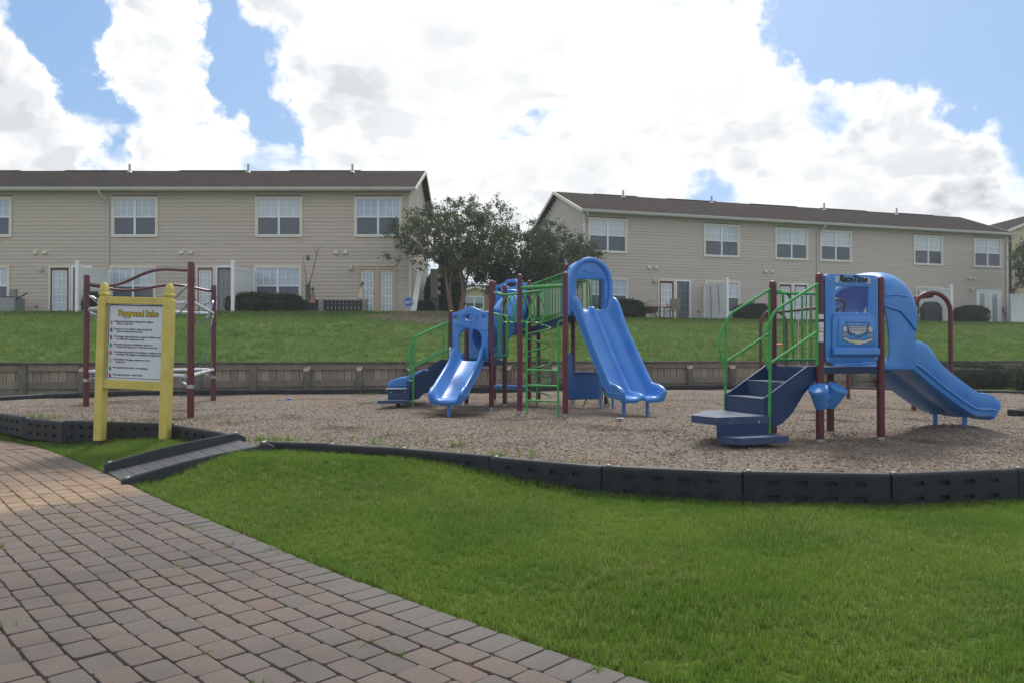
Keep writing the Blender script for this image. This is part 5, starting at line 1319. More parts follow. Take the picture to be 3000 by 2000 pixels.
def window(h, x0, x1, z0, z1, upper='pane_blind', lower='pane_screen', trimw=.10):
    t = MB(); y = -.035
    for a, b, c, d in ((x0, x1, z1-trimw, z1), (x0, x1, z0, z0+trimw*.9), (x0, x0+trimw, z0+trimw*.9, z1-trimw), (x1-trimw, x1, z0+trimw*.9, z1-trimw)): t.box(((a+b)/2, y, (c+d)/2), (b-a, .07, d-c))
    w = t.build('window', 'trim', h, smooth=False)
    xa, xb, za, zb = x0+trimw, x1-trimw, z0+trimw*.9, z1-trimw; xm, zm = (xa+xb)/2, (za+zb)/2; f = .035
    fr = MB()
    for a, b, c, d in ((xm-.045, xm+.045, za, zb), (xa, xa+f, za, zb), (xb-f, xb, za, zb), (xa+f, xm-.045, zb-f, zb), (xm+.045, xb-f, zb-f, zb), (xa+f, xm-.045, za, za+f), (xm+.045, xb-f, za, za+f), (xa+f, xm-.045, zm-.028, zm+.028), (xm+.045, xb-f, zm-.028, zm+.028)):
        fr.box(((a+b)/2, -.025, (c+d)/2), (b-a, .04, d-c))
    fr.build('sash_frame', 'frame_white', w, smooth=False)
    for a, b in ((xa+f, xm-.045), (xm+.045, xb-f)):
        for c, d, m_ in ((zm+.028, zb-f, upper), (za+f, zm-.028, lower)):
            MB().box(((a+b)/2, .003, (c+d)/2), (b-a, .02, d-c)).build('pane', m_, w, smooth=False)
            if m_ != 'pane_screen' or True:
                g = MB(); yy = -.012 if c > zm else -.0085
                for k in (1, 2): g.box((a+(b-a)*k/3, yy, (c+d)/2), (.028 if c > zm else .012, .008, d-c))
                g.box(((a+b)/2, yy-.001, (c+d)/2), (b-a, .008, .028 if c > zm else .012))
                g.build('muntin', 'frame_white' if c > zm else 'gutter_dull', w, smooth=False)
def door(h, x0, x1, z1, mat, pane, cols, rows, trim='trim', grid='frame_white', lite=(.12, .86, .12, .93), knob=None, z0=-.05):
    t = MB(); tw = .085
    for a, b, c, d in ((x0, x0+tw, z0, z1), (x1-tw, x1, z0, z1), (x0+tw, x1-tw, z1-tw, z1)): t.box(((a+b)/2, -.03, (c+d)/2), (b-a, .06, d-c))
    w = t.build('door', trim, h, smooth=False); xa, xb, zb = x0+tw, x1-tw, z1-tw; W_, H_ = xb-xa, zb-z0
    l0, l1, m0, m1 = xa+W_*lite[0], xa+W_*lite[1], z0+H_*lite[2], z0+H_*lite[3]
    MB().plate([(xa, z0), (xb, z0), (xb, zb), (xa, zb)], [[(l0, m0), (l1, m0), (l1, m1), (l0, m1)]], lambda x, z, d: Vector((x, -.022+d, z)), .04).build('leaf', mat, w, smooth=False)
    MB().box(((l0+l1)/2, 0, (m0+m1)/2), (l1-l0, .02, m1-m0)).build('pane', pane, w, smooth=False)
    if cols:
        g = MB()
        for k in range(1, cols): g.box((l0+(l1-l0)*k/cols, -.014, (m0+m1)/2), (.028, .01, m1-m0))
        for k in range(1, rows): g.box(((l0+l1)/2, -.0155, m0+(m1-m0)*k/rows), (l1-l0, .01, .028))
        for a, b, c, d in ((l0-.02, l0+.02, m0, m1), (l1-.02, l1+.02, m0, m1), (l0+.02, l1-.02, m0-.02, m0+.02), (l0+.02, l1-.02, m1-.02, m1+.02)): g.box(((a+b)/2, -.026, (c+d)/2), (b-a, .02, d-c))
        g.build('muntin', grid, w, smooth=False)
    if knob is not None:
        kx = xa+W_*knob; MB().lathe([(.02, 0), (.03, .03), (.02, .06), (.001, .062)], (kx, -.022, 1.0), 10, (0, -1, 0)).build('handle', 'brass', w)
def house(name, label, loc, rotz, Lw, mat, openings, wins, doors, extras, ends=(True, True), pipes=(), ridges=True, spouts=()):
    h = root(name, loc, label, 'house', local=True, rotz=rotz)
    sl = .41; ov = .42; zr = HT+.02+sl*(DEP/2+ov)
    # solid core
    core = MB(); prof = [(0.02, -1.2), (DEP-.02, -1.2), (DEP-.02, HT), (DEP/2, HT+sl*DEP/2-.02), (.02, HT)]
    core.loft([[(.02, y, z) for y, z in prof], [(Lw-.02, y, z) for y, z in prof]]); core.build('wall', 'wall', h, smooth=False)
    boards(h, mat, Lw, HT-.02, openings, (0, 0, 0), 0)
    if ends[1]: boards(h, mat, DEP, zr-.3, [], (Lw, 0, 0), R(90), lambda z: (0, DEP) if z < HT else ((z-HT)/sl, DEP-(z-HT)/sl))
    if ends[0]: boards(h, mat, DEP, zr-.3, [], (0, DEP, 0), R(-90), lambda z: (0, DEP) if z < HT else ((z-HT)/sl, DEP-(z-HT)/sl))
    for x in (0, Lw):
        MB().box((x+(.012 if x else -.012), -.008, HT/2-.3), (.11, .075, HT+.6)).build('corner_board', 'trim', h, smooth=False)
    for a in wins: window(h, *a)
    for a in doors: door(h, *a[0], **a[1])
    # roof: two slopes with thickness, gable overhangs
    gx = .30; t = .10
    r_ = MB()
    ft = [(-gx, -ov, HT+.06), (Lw+gx, -ov, HT+.06), (Lw+gx, DEP/2, zr), (-gx, DEP/2, zr)]; bt = [(-gx, DEP/2, zr), (Lw+gx, DEP/2, zr), (Lw+gx, DEP+ov, HT+.06), (-gx, DEP+ov, HT+.06)]
    for q in (ft, bt): r_.hexa([(x, y, z-t) for x, y, z in q]+q)
    me, c = r_.mesh('roof', False, (0, 0, 0)); ro = link('roof', me, 'roof', h, c)
    if ridges:
        x = 1.2+random.random(); 
        while x < Lw-4:
            l = random.uniform(2.2, 3.6); MB().hexa([(x, DEP/2-.16, zr-.055), (x+l, DEP/2-.16, zr-.055), (x+l, DEP/2+.16, zr-.055), (x, DEP/2+.16, zr-.055), (x, DEP/2-.15, zr-.02), (x+l, DEP/2-.15, zr-.02), (x+l, DEP/2, zr+.035), (x, DEP/2, zr+.035)]).build('ridge_vent', 'roof', ro, smooth=False); x += l+random.uniform(1.6, 2.6)
    for x in pipes:
        y = DEP/2-.45; z = zr-.45*sl; MB().lathe([(.055, -.1), (.055, .42), (.045, .42), (.045, .2)], (x, y, z), 12).lathe([(.16, -.02), (.07, .08)], (x, y, z), 12).build('vent_pipe', 'pvc', ro)
    # gutter, soffit, rake boards
    MB().loft([[(x, y, z) for y, z in ((-ov-.13, HT+.055), (-ov-.13, HT+.01), (-ov-.10, HT-.075), (-ov-.01, HT-.085), (-ov-.01, HT+.05), (-ov-.03, HT+.05), (-ov-.03, HT-.06), (-ov-.09, HT-.055), (-ov-.11, HT+.01), (-ov-.11, HT+.055))] for x in (-gx, Lw+gx)]).build('gutter', 'gutter', h, smooth=False)
    MB().box((Lw/2, -ov/2, HT-.05), (Lw+.2, ov-.02, .03)).build('soffit', 'trim', h, smooth=False)
    for x in (-gx-.015, Lw+gx+.015):
        for a, b in (((x, -ov, HT-.02), (x, DEP/2, zr-.075)), ((x, DEP+ov, HT-.02), (x, DEP/2, zr-.075))): MB().bar(a, b, .03, .17).build('rake_board', 'trim', h, smooth=False)
    for x, d in spouts:
        MB().tube(fillet([(x-d*.22, -ov-.06, HT-.06), (x-d*.2, -ov-.05, HT-.2), (x, -.06, HT-.55), (x, -.06, .25), (x, -.2, .1)], .06, 3), .042, 8).build('downspout', 'gutter', h)
    for kind, x, z in extras:
        if kind == 'vents':
            for dx in (-.21, .21):
                MB().hexa([(x+dx-.09, -.13, z-.07), (x+dx+.09, -.13, z-.07), (x+dx+.09, -.005, z-.07), (x+dx-.09, -.005, z-.07), (x+dx-.075, -.11, z+.05), (x+dx+.075, -.11, z+.05), (x+dx+.075, -.005, z+.085), (x+dx-.075, -.005, z+.085)]).build('wall_vent', 'trim', h, smooth=False, bevel=.01)
        elif kind == 'lamp':
            l = MB().lathe([(.05, -.12), (.085, -.08), (.085, .08), (.05, .11), (.001, .115)], (x, -.11, z), 12).build('wall_lamp', 'brass', h); MB().box((x, -.03, z), (.13, .05, .2)).build('back_plate', 'trim', l, bevel=.01)
        elif kind == 'meter':
            l = MB().box((x, -.07, z), (.26, .12, .36)).build('meter_box', 'box_grey', h, bevel=.01); MB().tube([(x+.05, -.05, z-.18), (x+.05, -.05, 0)], .022, 8).build('conduit', 'box_grey', l)
        elif kind == 'tap':
            MB().lathe([(.09, 0), (.08, .04), (.03, .05)], (x, -.015, z), 10, (0, -1, 0)).build('wall_outlet', 'tan_sling', h)
    return h

LX0 = -30.0; LY = 35.0
lx = lambda px: (px-CX)/F*LY-LX0
UZ, LZ = (3.50, 5.32), (.42, 2.22)
LWIN_U = [(-82, 27), (255.5, 363), (585.6, 695), (813, 923.6)]; LWIN_L = [(-84, 23), (252, 359), (583, 693)]
wl_, ol_ = [], []
for a, b in LWIN_U: wl_.append((lx(a), lx(b), *UZ))
for a, b in LWIN_L: wl_.append((lx(a), lx(b), *LZ))
wl_ += [(lx(-300), lx(-195), *UZ), (lx(-300), lx(-195), *LZ)]
dl_ = [((lx(112), lx(163), 2.22, 'maroon_door', 'pane_blind', 3, 5), {'knob': .92}),
       ((lx(164), lx(212), 2.22, 'charcoal_door', 'pane_dark', 0, 0), {'trim': 'frame_white', 'lite': (.14, .86, .1, .92)}),
       ((lx(450), lx(494), 2.22, 'brown_door', 'pane_blind', 3, 5), {'knob': .92}),
       ((lx(495), lx(540), 2.22, 'charcoal_door', 'pane_dark', 3, 5), {'trim': 'frame_white', 'grid': 'box_grey', 'lite': (.08, .92, .06, .95)}),
       ((lx(822), lx(866), 2.16, 'tan_door', 'pane_curtain', 3, 5), {'trim': 'tan_door', 'lite': (.16, .84, .1, .93), 'knob': .93}),
       ((lx(866.3), lx(911), 2.16, 'tan_door', 'pane_curtain', 3, 5), {'trim': 'tan_door', 'lite': (.2, .82, .1, .93)})]
ol_ = [(a+.02, b-.02, c+.02, d-.02) for a, b, c, d in wl_]+[(d[0][0]+.02, d[0][1]-.02, -1, d[0][2]-.02) for d in dl_]
house('town_house_row', 'cream lap-sided two-storey town house row with brown roof behind the rope climber', (LX0, LY, PLAT), 0, lx(941), 'siding_a', ol_, wl_, dl_,
      [('vents', lx(93), 2.82), ('vents', lx(428), 2.82), ('vents', lx(783), 2.82), ('lamp', lx(95), 2.06), ('lamp', lx(807), 2.12), ('meter', lx(32), 1.0), ('tap', lx(84), .38), ('tap', lx(430), .42)],
      ends=(False, True), pipes=(lx(222)-.2, lx(521)-.2, lx(789)-.3, 4.5), spouts=((lx(249), 1), ))

def rs(px):
    r_ = (px-CX)/F; ca, sa = math.cos(RHA), math.sin(RHA); return (RH0.y*r_-RH0.x)/(ca-sa*r_)
RWIN_U = [(1349.6, 1440.6), (1615.6, 1698.5), (1779.6, 1856), (1882.5, 1956), (2098, 2165.6), (2236, 2300)]
RWIN_L = [(1352, 1442), (1618.7, 1699.6), (2102, 2167)]
wr_ = [(rs(a), rs(b), *UZ) for a, b in RWIN_U]+[(rs(a), rs(b), *LZ) for a, b in RWIN_L]
dr_ = [((rs(1511), rs(1550), 2.2, 'maroon_door', 'pane_blind', 3, 5), {'knob': .9}),
       ((rs(1550.6), rs(1586), 2.2, 'charcoal_door', 'pane_screen', 3, 5), {'trim': 'frame_white', 'grid': 'box_grey', 'lite': (.08, .92, .06, .95)}),
       ((rs(1787), rs(1820), 2.2, 'maroon_door', 'pane_blind', 3, 5), {'knob': .9}),
       ((rs(1820.6), rs(1856), 2.2, 'charcoal_door', 'pane_blind', 3, 5), {'trim': 'frame_white', 'lite': (.14, .86, .08, .94)}),
       ((rs(2242), rs(2270), 2.16, 'white', 'pane_frost', 0, 0), {'trim': 'frame_white', 'lite': (.25, .75, .1, .92), 'knob': .9}),
       ((rs(2270.6), rs(2299), 2.16, 'white', 'pane_frost', 0, 0), {'trim': 'frame_white', 'lite': (.25, .75, .1, .92)})]
or_ = [(a+.02, b-.02, c+.02, d-.02) for a, b, c, d in wr_]+[(d[0][0]+.02, d[0][1]-.02, -1, d[0][2]-.02) for d in dr_]
house('town_house_row', 'beige lap-sided two-storey town house row with receding roofline behind the slides', RH0, RHA, rs(2314), 'siding_b', or_, wr_, dr_,
      [('vents', rs(1498), 2.82), ('vents', rs(1765), 2.82), ('vents', rs(2232), 2.82), ('lamp', rs(1502), 2.1), ('lamp', rs(2231), 2.1), ('meter', rs(1445), .85), ('meter', rs(1727), .95), ('tap', rs(1604), .5), ('meter', rs(2306), .9)],
      ends=(True, False), pipes=(rs(1451)+1.1, rs(1656)+1.5, rs(1918)+2.0, rs(2088)+2.3), spouts=((rs(1345)+.12, 1), (rs(1877), -1), (rs(2311), -1)))
# third house, only its corner reaches into the frame
house('town_house_row', 'yellow cream lap-sided house whose sloping gable shows past the far corner', (40.0, 50.6, PLAT+.5), R(90), 14, 'siding_c', [], [], [], [], ends=(True, False), ridges=False)
# small house far behind the trees
def far_house():
    p = at(1096, 712, 62); O = Vector((p.x, p.y, 2.3)); r = root('far_house', O, 'small pale gabled house with grey roof seen far behind the tree trunks', 'house')
    z = lambda py: CAMH+(HY-py)/F*62
    X = lambda px: (px-CX)/F*62
    MB().box((O.x+1.4, O.y+4, (z(671)+2.3)/2), (9, 8, z(671)-2.3)).build('wall', 'siding_c', r, smooth=False)
    g0, g1, gm = X(1062), X(1128), X(1093)
    MB().loft([[(g0, y, 2.3), (g1, y, 2.3), (g1, y, z(674)), (gm, y, z(661)), (g0, y, z(674))] for y in (O.y-.6, O.y+2)]).build('gable_wall', 'siding_c', r, smooth=False)
    rf = MB().hexa([(O.x-3.4, O.y-.4, z(671)), (O.x+6.3, O.y-.4, z(671)), (O.x+6.3, O.y+4, z(649)), (O.x-3.4, O.y+4, z(649)), (O.x-3.4, O.y-.4, z(671)+.12), (O.x+6.3, O.y-.4, z(671)+.12), (O.x+6.3, O.y+4, z(649)+.12), (O.x-3.4, O.y+4, z(649)+.12)]).build('roof', 'roof', r, smooth=False)
    for a, b in ((g0-.3, gm), (g1+.3, gm)): MB().bar((a, O.y-.75, z(674)+.0), (b, O.y-.75, z(660)), .3, .14).build('rake_board', 'white', r, smooth=False)
    w = MB()
    x0, x1, z0, z1 = X(1069), X(1112), z(712), z(682); y = O.y-.64
    for a, b, c, d in ((x0, x1, z1-.1, z1), (x0, x1, z0, z0+.1), (x0, x0+.08, z0+.1, z1-.1), (x1-.08, x1, z0+.1, z1-.1), ((x0+x1)/2-.05, (x0+x1)/2+.05, z0+.1, z1-.1)): w.box(((a+b)/2, y, (c+d)/2), (b-a, .08, d-c))
    wd = w.build('window', 'frame_white', r, smooth=False); MB().box(((x0+x1)/2, y+.03, z0+(z1-z0)*.72), (x1-x0, .03, (z1-z0)*.5)).build('pane', 'pane_blind', wd, smooth=False); MB().box(((x0+x1)/2, y+.03, z0+(z1-z0)*.25), (x1-x0, .03, (z1-z0)*.42)).build('pane', 'pane_screen', wd, smooth=False)
    MB().box((x1+.28, y, (z0+z1)/2), (.4, .06, z1-z0)).build('shutter', 'brown_door', r, smooth=False)
far_house()

# ------------------------------------------------------------------ yard fittings along the houses
def hp(px, out, z=0.0):      # point in front of the right-hand facade, `out` metres toward the camera
    s = rs(px); ca, sa = math.cos(RHA), math.sin(RHA); return RH0+Vector((ca*s+sa*out, sa*s-ca*out, z))
def privacy(name, label, a, b, h=2.0, lift=.05):
    """white vinyl screen from the wall (a) to a free post (b)"""
    a, b = Vector(a), Vector(b); r = root('privacy_screen', (a+b)/2, label, 'fence', 'white privacy screens between the patios' if False else None)
    d = (b-a); L_ = d.length; d.normalize(); n = Vector((-d.y, d.x, 0)); ax = (d, n, Vector((0, 0, 1)))
    for p, hh in ((a+d*.07, h-.05), (b, h+.12)):
        po = MB().box(p+Vector((0, 0, hh/2-.1)), (.13, .13, hh+.2), ax).build('post', 'white', r, bevel=.008); q = p+Vector((0, 0, hh))
        MB().hexa([q+d*x*.075+n*y*.075 for x, y in ((-1, -1), (1, -1), (1, 1), (-1, 1))]+[q+d*x*.02+n*y*.02+Vector((0, 0, .05)) for x, y in ((-1, -1), (1, -1), (1, 1), (-1, 1))]).build('post_cap', 'white', po, smooth=False)
    m = (a+b)/2
    for z in (h-.1, .16): MB().box(m+Vector((0, 0, z)), (L_-.15, .05, .15), ax).build('rail', 'white', r, bevel=.006)
    k = max(4, int(L_/.18)); w = (L_-.2)/k
    for i in range(k): MB().box(a+d*(.1+(i+.5)*w)+Vector((0, 0, h/2+.03)), (w-.006, .03, h-.35), ax).build('board', 'white', r, smooth=False)
    return r
PZ = PLAT-.02
privacy('p', 'white vinyl privacy screen beside the maroon door of the cream house', (-18.02, 34.95, PZ), (-18.02, 32.35, PZ))
privacy('p', 'white vinyl privacy screen beside the brown door behind the yellow sign', (-11.55, 34.95, PZ), (-11.55, 32.3, PZ))
rp1 = privacy('p', 'white vinyl privacy screen with two black hanging hooks behind the green stair rails', hp(1616, .05), hp(1616, 2.3))
privacy('p', 'white vinyl privacy screen beside the covered black grill', hp(2112, .05), hp(2112, 2.3))
privacy('p', 'white vinyl fence panel under the tree at the far end of the beige house', Vector((*at(2321, 700, 47.2).xy, PLAT)), Vector((*at(2410, 700, 47.7).xy, PLAT)), 1.85)
for f in (.35, .68):       # black wrought hooks leaning on the screen
    p = hp(1616, .05).lerp(hp(1616, 2.3), f)+Vector((-.07, -.02, 0)); pts = [p+Vector((.12*f, 0, .15)), p+Vector((0, 0, 1.55)), p+Vector((-.02, 0, 1.75)), p+Vector((.03, 0, 1.82))]
    tag(MB().tube(pts, .014, 6).build('shepherd_hook', 'black', None), 'thin black shepherd hook leaning on the white screen, %s the post' % ('further from' if f < .5 else 'nearer'), 'hook')

def leaf_cloud(name, centers, radii, per, size, mat, parent=None, squash=1.0, jitter=.35, droop=0.0, shell=False, gauss=False):
    """crown of many small leaf faces gathered in clumps"""
    cs = np.asarray(centers, float); rd = np.asarray(radii, float); idx = np.repeat(np.arange(len(cs)), per); n = len(idx)
    d = rng.normal(size=(n, 3)); d /= np.linalg.norm(d, axis=1)[:, None]
    rr = (np.abs(rng.normal(0, .55, n)) if gauss else rng.random(n)**(.18 if shell else .5))[:, None]; P = cs[idx]+d*rr*rd[idx][:, None]*np.array((1, 1, squash))+rng.normal(scale=jitter*.12, size=(n, 3))
    P[:, 2] -= droop*rng.random(n)
    a = rng.normal(size=(n, 3)); a /= np.linalg.norm(a, axis=1)[:, None]; b = np.cross(a, rng.normal(size=(n, 3))); b /= np.linalg.norm(b, axis=1)[:, None]
    L_ = size*rng.uniform(.6, 1.3, n)[:, None]; W_ = L_*rng.uniform(.35, .6, n)[:, None]
    q = np.stack([P-a*L_*.5, P-a*L_*.05+b*W_*.5, P+a*L_*.5, P-a*L_*.05-b*W_*.5], 1).reshape(-1, 3)
    c = (q.min(0)+q.max(0))/2; me = np_mesh(name, q-c, 4); return link(name, me, mat, parent, Vector(c.tolist()))
def limb(mb, a, b, r0, r1, wob=.12, n=6):
    a, b = Vector(a), Vector(b); pts, rr = [], []; L_ = (b-a).length
    o1 = Vector((random.gauss(0, wob), random.gauss(0, wob), 0))*L_*.4
    for i in range(n+1): t = i/n; pts.append(a.lerp(b, t)+o1*math.sin(math.pi*t)); rr.append(r0+(r1-r0)*t)
    mb.tube(pts, rr, 8); return pts
def tree(label, base, stems, clumps, leaf, mat, per, cr, bark='bark', name='crape_myrtle_tree', droop=0.1, twigs=True):
    base = Vector(base); r = root(name, base, label, 'tree'); mb = MB(); ends = []
    for k in range(stems):
        a = 2*math.pi*k/stems+random.random(); b0 = base+Vector((math.cos(a), math.sin(a), 0))*.18+Vector((0, 0, -.2))
        tgt = base+Vector((math.cos(a)*.55, math.sin(a)*.55, random.uniform(1.7, 2.3))); limb(mb, b0, tgt, .075, .04); ends.append(tgt)
    tw = []
    for c in clumps[::8]:
        c = Vector(c); e = min(ends, key=lambda q: (q-c).length+random.random()*.6); mid = e.lerp(c, .5)+Vector((0, 0, .15)); limb(mb, e, mid, .026, .016, .1, 4); limb(mb, mid, c, .016, .005, .1, 4)
    mb.build('trunk', bark, r, ang=60)
    leaf_cloud('crown', clumps, [cr*random.uniform(.7, 1.25) for _ in clumps], per, leaf, mat, r, squash=.8, droop=droop, gauss=True)
    return r
def clumps_in(spec, n, seed, hollow=0):
    q = random.Random(seed); out = []
    while len(out) < n:
        cx, cy, cz, rx, ry, rz = q.choices(spec, [e[3]*e[5] for e in spec])[0]; v = Vector((q.gauss(0, 1), q.gauss(0, 1), q.gauss(0, 1))).normalized()*(q.random()**.4)
        out.append((cx+v.x*rx, cy+v.y*ry, cz+v.z*rz))
    return out
# front crape myrtle beside the cream house
def A3(px, py, Y): p = at(px, py, Y); return (p.x, p.y, p.z)
def rad(px, Y): return px/F*Y
sp = []
Y1 = 33.2
for px, py, rx, ry in ((945, 545, 60, 45), (910, 580, 30, 20), (900, 515, 28, 22), (1010, 520, 55, 48), (1080, 500, 60, 50), (1140, 500, 50, 40), (1040, 570, 60, 35), (1110, 560, 55, 38), (1170, 545, 35, 35), (1150, 455, 22, 18), (1065, 462, 30, 18), (985, 475, 22, 14), (1040, 530, 140, 75), (1040, 530, 140, 75), (1040, 535, 140, 80), (1050, 545, 120, 75), (1060, 590, 90, 36), (970, 590, 60, 30)):
    x, y, z = A3(px, py, Y1+random.uniform(-.6, .9)); sp.append((x, y, z, rad(rx, Y1), rad(rx, Y1)*.8, rad(ry, Y1)))
tree('airy crape myrtle tree with reddish multiple trunks between the two house rows', (at(1046, 722, 33.6).x, 33.6, 2.55), 4, clumps_in(sp, 620, 3), .105, 'leaf_myrtle', 40, .33)
sp = []; Y2 = 37.0
for px, py, rx, ry in ((1200, 560, 70, 50), (1270, 545, 60, 42), (1330, 575, 45, 38), (1375, 600, 25, 24), (1110, 610, 70, 36), (1180, 640, 70, 32), (1260, 620, 60, 40), (1330, 630, 40, 30), (1240, 515, 30, 20), (1040, 600, 40, 25), (1230, 590, 150, 75), (1230, 600, 150, 70), (1130, 625, 110, 50)):
    x, y, z = A3(px, py, Y2+random.uniform(-.9, .9)); sp.append((x, y, z, rad(rx, Y2), rad(rx, Y2)*.8, rad(ry, Y2)))
tree('dense dark spreading tree in front of the beige house corner', (at(1170, 722, 37.4).x, 37.4, 2.5), 4, clumps_in(sp, 600, 5), .12, 'leaf_dark', 66, .44, name='broadleaf_tree')
sp = [(29.9, 45.2, 6.0, 1.3, 1.2, 1.0), (29.6, 45, 5.0, 1.0, 1.0, .7), (30.6, 45.4, 7.0, 1.2, 1.2, .8), (31.4, 45.5, 5.6, 1.3, 1.2, 1.3)]
tree('green crape myrtle tree at the far end of the beige house', (31.0, 45.3, 2.55), 3, clumps_in(sp, 110, 9), .13, 'leaf_myrtle', 90, .40)
def shrub(label, c, rx, ry, h, mat='leaf_shrub', leaf=.07, per=26, name='shrub', boxy=.55, cat='shrub'):
    """clipped shrub: dark woody core with a skin of leaves"""
    c = Vector(c); r = root(name, c, label, cat); n = int(60+220*(rx+ry)*h/2); cl = []
    core = MB(); prof = []
    secs = []
    for i in range(9):
        t = i/8; z = .02+h*.92*t; k = (1-abs(2*t-1)**3.2)**boxy*.9+.02
        secs.append([(c.x+rx*k*.93*math.copysign(abs(math.cos(a))**.75, math.cos(a)), c.y+ry*k*.93*math.copysign(abs(math.sin(a))**.75, math.sin(a)), c.z+z) for a in np.linspace(0, 2*math.pi, 17)[:-1]])
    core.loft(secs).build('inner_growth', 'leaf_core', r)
    for _ in range(n):
        t = random.random(); a = random.uniform(0, 2*math.pi); k = (1-abs(2*t-1)**3.2)**boxy*.93+.03
        cl.append((c.x+rx*k*math.copysign(abs(math.cos(a))**.75, math.cos(a)), c.y+ry*k*math.copysign(abs(math.sin(a))**.75, math.sin(a)), c.z+.03+h*.95*t))
    for _ in range(n//2):
        q1, q2 = random.uniform(-.75, .75), random.uniform(-.75, .75); cl.append((c.x+rx*q1, c.y+ry*q2, c.z+h*(random.uniform(.92, 1.02)-(.0 if boxy < .4 else .22*(q1*q1+q2*q2)))))
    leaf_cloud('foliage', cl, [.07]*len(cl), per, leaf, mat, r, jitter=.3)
    return r
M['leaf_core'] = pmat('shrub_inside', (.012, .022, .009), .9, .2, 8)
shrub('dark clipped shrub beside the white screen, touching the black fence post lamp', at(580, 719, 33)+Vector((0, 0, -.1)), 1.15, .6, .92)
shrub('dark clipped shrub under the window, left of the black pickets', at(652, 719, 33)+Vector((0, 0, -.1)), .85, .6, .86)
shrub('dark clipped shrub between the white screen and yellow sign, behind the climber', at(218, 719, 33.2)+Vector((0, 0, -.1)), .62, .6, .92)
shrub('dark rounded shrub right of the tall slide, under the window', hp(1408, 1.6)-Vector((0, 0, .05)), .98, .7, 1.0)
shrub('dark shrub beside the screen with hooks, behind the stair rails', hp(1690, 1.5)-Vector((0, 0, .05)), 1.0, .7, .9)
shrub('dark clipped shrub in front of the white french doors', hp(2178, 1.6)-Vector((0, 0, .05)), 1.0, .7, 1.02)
shrub('tall dark evergreen shrub behind the red trunks', (at(1034, 722, 40.5).x, 40.5, 2.4), .75, .9, 3.2, 'leaf_dark', .11, 24, 'evergreen_shrub')
shrub('dark evergreen shrub behind the grey meter bank', (at(1006, 722, 39.6).x, 39.6, 2.4), .65, .8, 2.6, 'leaf_dark', .11, 24, 'evergreen_shrub')
shrub('low dark shrub at the foot of the cream house end wall', (at(972, 722, 36.6).x, 36.6, 2.5), .5, .4, .8)
for k, (X_, hh, lb) in enumerate(((13.0, .74, 'clipped dark hedge below the wall, the half by the slide end'), (17.4, .74, 'clipped dark hedge below the wall, the half away from the slide'))):
    shrub(lb, (X_, 23.4+.1*(X_-13), -.08), 2.25, .55, hh, 'leaf_shrub', .055, 22, 'hedge', .32, 'hedge')
shrub('small loose shrub at the end of the hedge by the border', (14.5, 21.7, -.1), .45, .4, .62, 'leaf_shrub', .08, 20)

def black_fence():
    O = at(770, 719, 33.0); r = root('picket_fence', (O.x, O.y, PZ), 'low black picket fence with concrete block pillars along the patio', 'fence'); Y = 33.0
    X = lambda px: (px-CX)/F*Y
    zt = CAMH+(HY-689)/F*Y
    for px0, px1, open_ in ((685, 731, False), (744, 833, True)):
        x0, x1 = X(px0), X(px1); w = .155; n = int((x1-x0)/w)
        for i in range(n):
            x = x0+(i+.5)*(x1-x0)/n; hh = zt-PZ+random.uniform(-.01, .01)
            MB().box((x, Y, PZ+hh/2-.05), ((x1-x0)/n-(.035 if open_ else .008), .02, hh+.1)).build('picket', 'black_fence', r, smooth=False)
        for z in (PZ+.14, PZ+.35, zt-.1): MB().box(((x0+x1)/2, Y+.03, z), (x1-x0, .04, .09)).build('fence_rail', 'black_fence', r, smooth=False)
    for px in (738, 839):
        for i in range(4): MB().box((X(px), Y, PZ+.02+.17*i), (.20+random.uniform(0, .02), .24, .16)).build('block', 'concrete', r, smooth=False, bevel=.008)
black_fence()
def ornament(label, px, zb, kind):
    Y = 33.0; x = (px-CX)/F*Y; z = zb
    r = root('patio_planter', (x, Y, z), label, 'planter')
    if kind == 'tall':
        MB().lathe([(.10, 0), (.11, .1), (.10, .66), (.12, .70), (.09, .70)], (x, Y, z), 12).build('pot', 'utility_green', r)
        b = MB(); limb(b, (x-.02, Y, z+.65), (x-.22, Y, z+1.9), .02, .012, .05); limb(b, (x+.02, Y, z+.65), (x+.42, Y, z+2.25), .025, .014, .05); limb(b, (x+.35, Y, z+2.0), (x+.2, Y, z+2.45), .012, .006); limb(b, (x+.42, Y, z+2.25), (x+.62, Y, z+2.3), .012, .006); b.build('driftwood', 'bark', r)
        zs = (.72, 1.75)
    else:
        MB().lathe([(.16, 0), (.10, .25), (.05, .48), (.07, .50)], (x, Y, z), 12).build('cone_pot', 'brown_door' if kind == 'low' else 'tan_door', r); zs = (.52,)
    for q in zs:
        b = MB()
        for k in range(16):
            a = random.uniform(0, 6.28); e = random.uniform(.3, 1.2); l = random.uniform(.18, .34); d = Vector((math.cos(a)*math.cos(e), math.sin(a)*math.cos(e), math.sin(e)*.9)); s = Vector((-d.y, d.x, 0)).normalized()*.022
            c = Vector((x, Y, z+q)); b.add([c-s, c+s, c+d*l*.6+s*.8, c+d*l, c+d*l*.6-s*.8], [(0, 1, 2, 3, 4)])
        b.build('spiky_leaves', 'leaf_agave', r, smooth=False)
ornament('tall slim pot holding driftwood branches and spiky green leaves', 707, PZ+.5, 'tall')
ornament('orange-brown cone pot with spiky green plant beside the tall pot', 718, PZ+.45, 'low')
ornament('cone pot with spiky green plant on the pillar by the tan french doors', 830, PZ+.66, 'door')
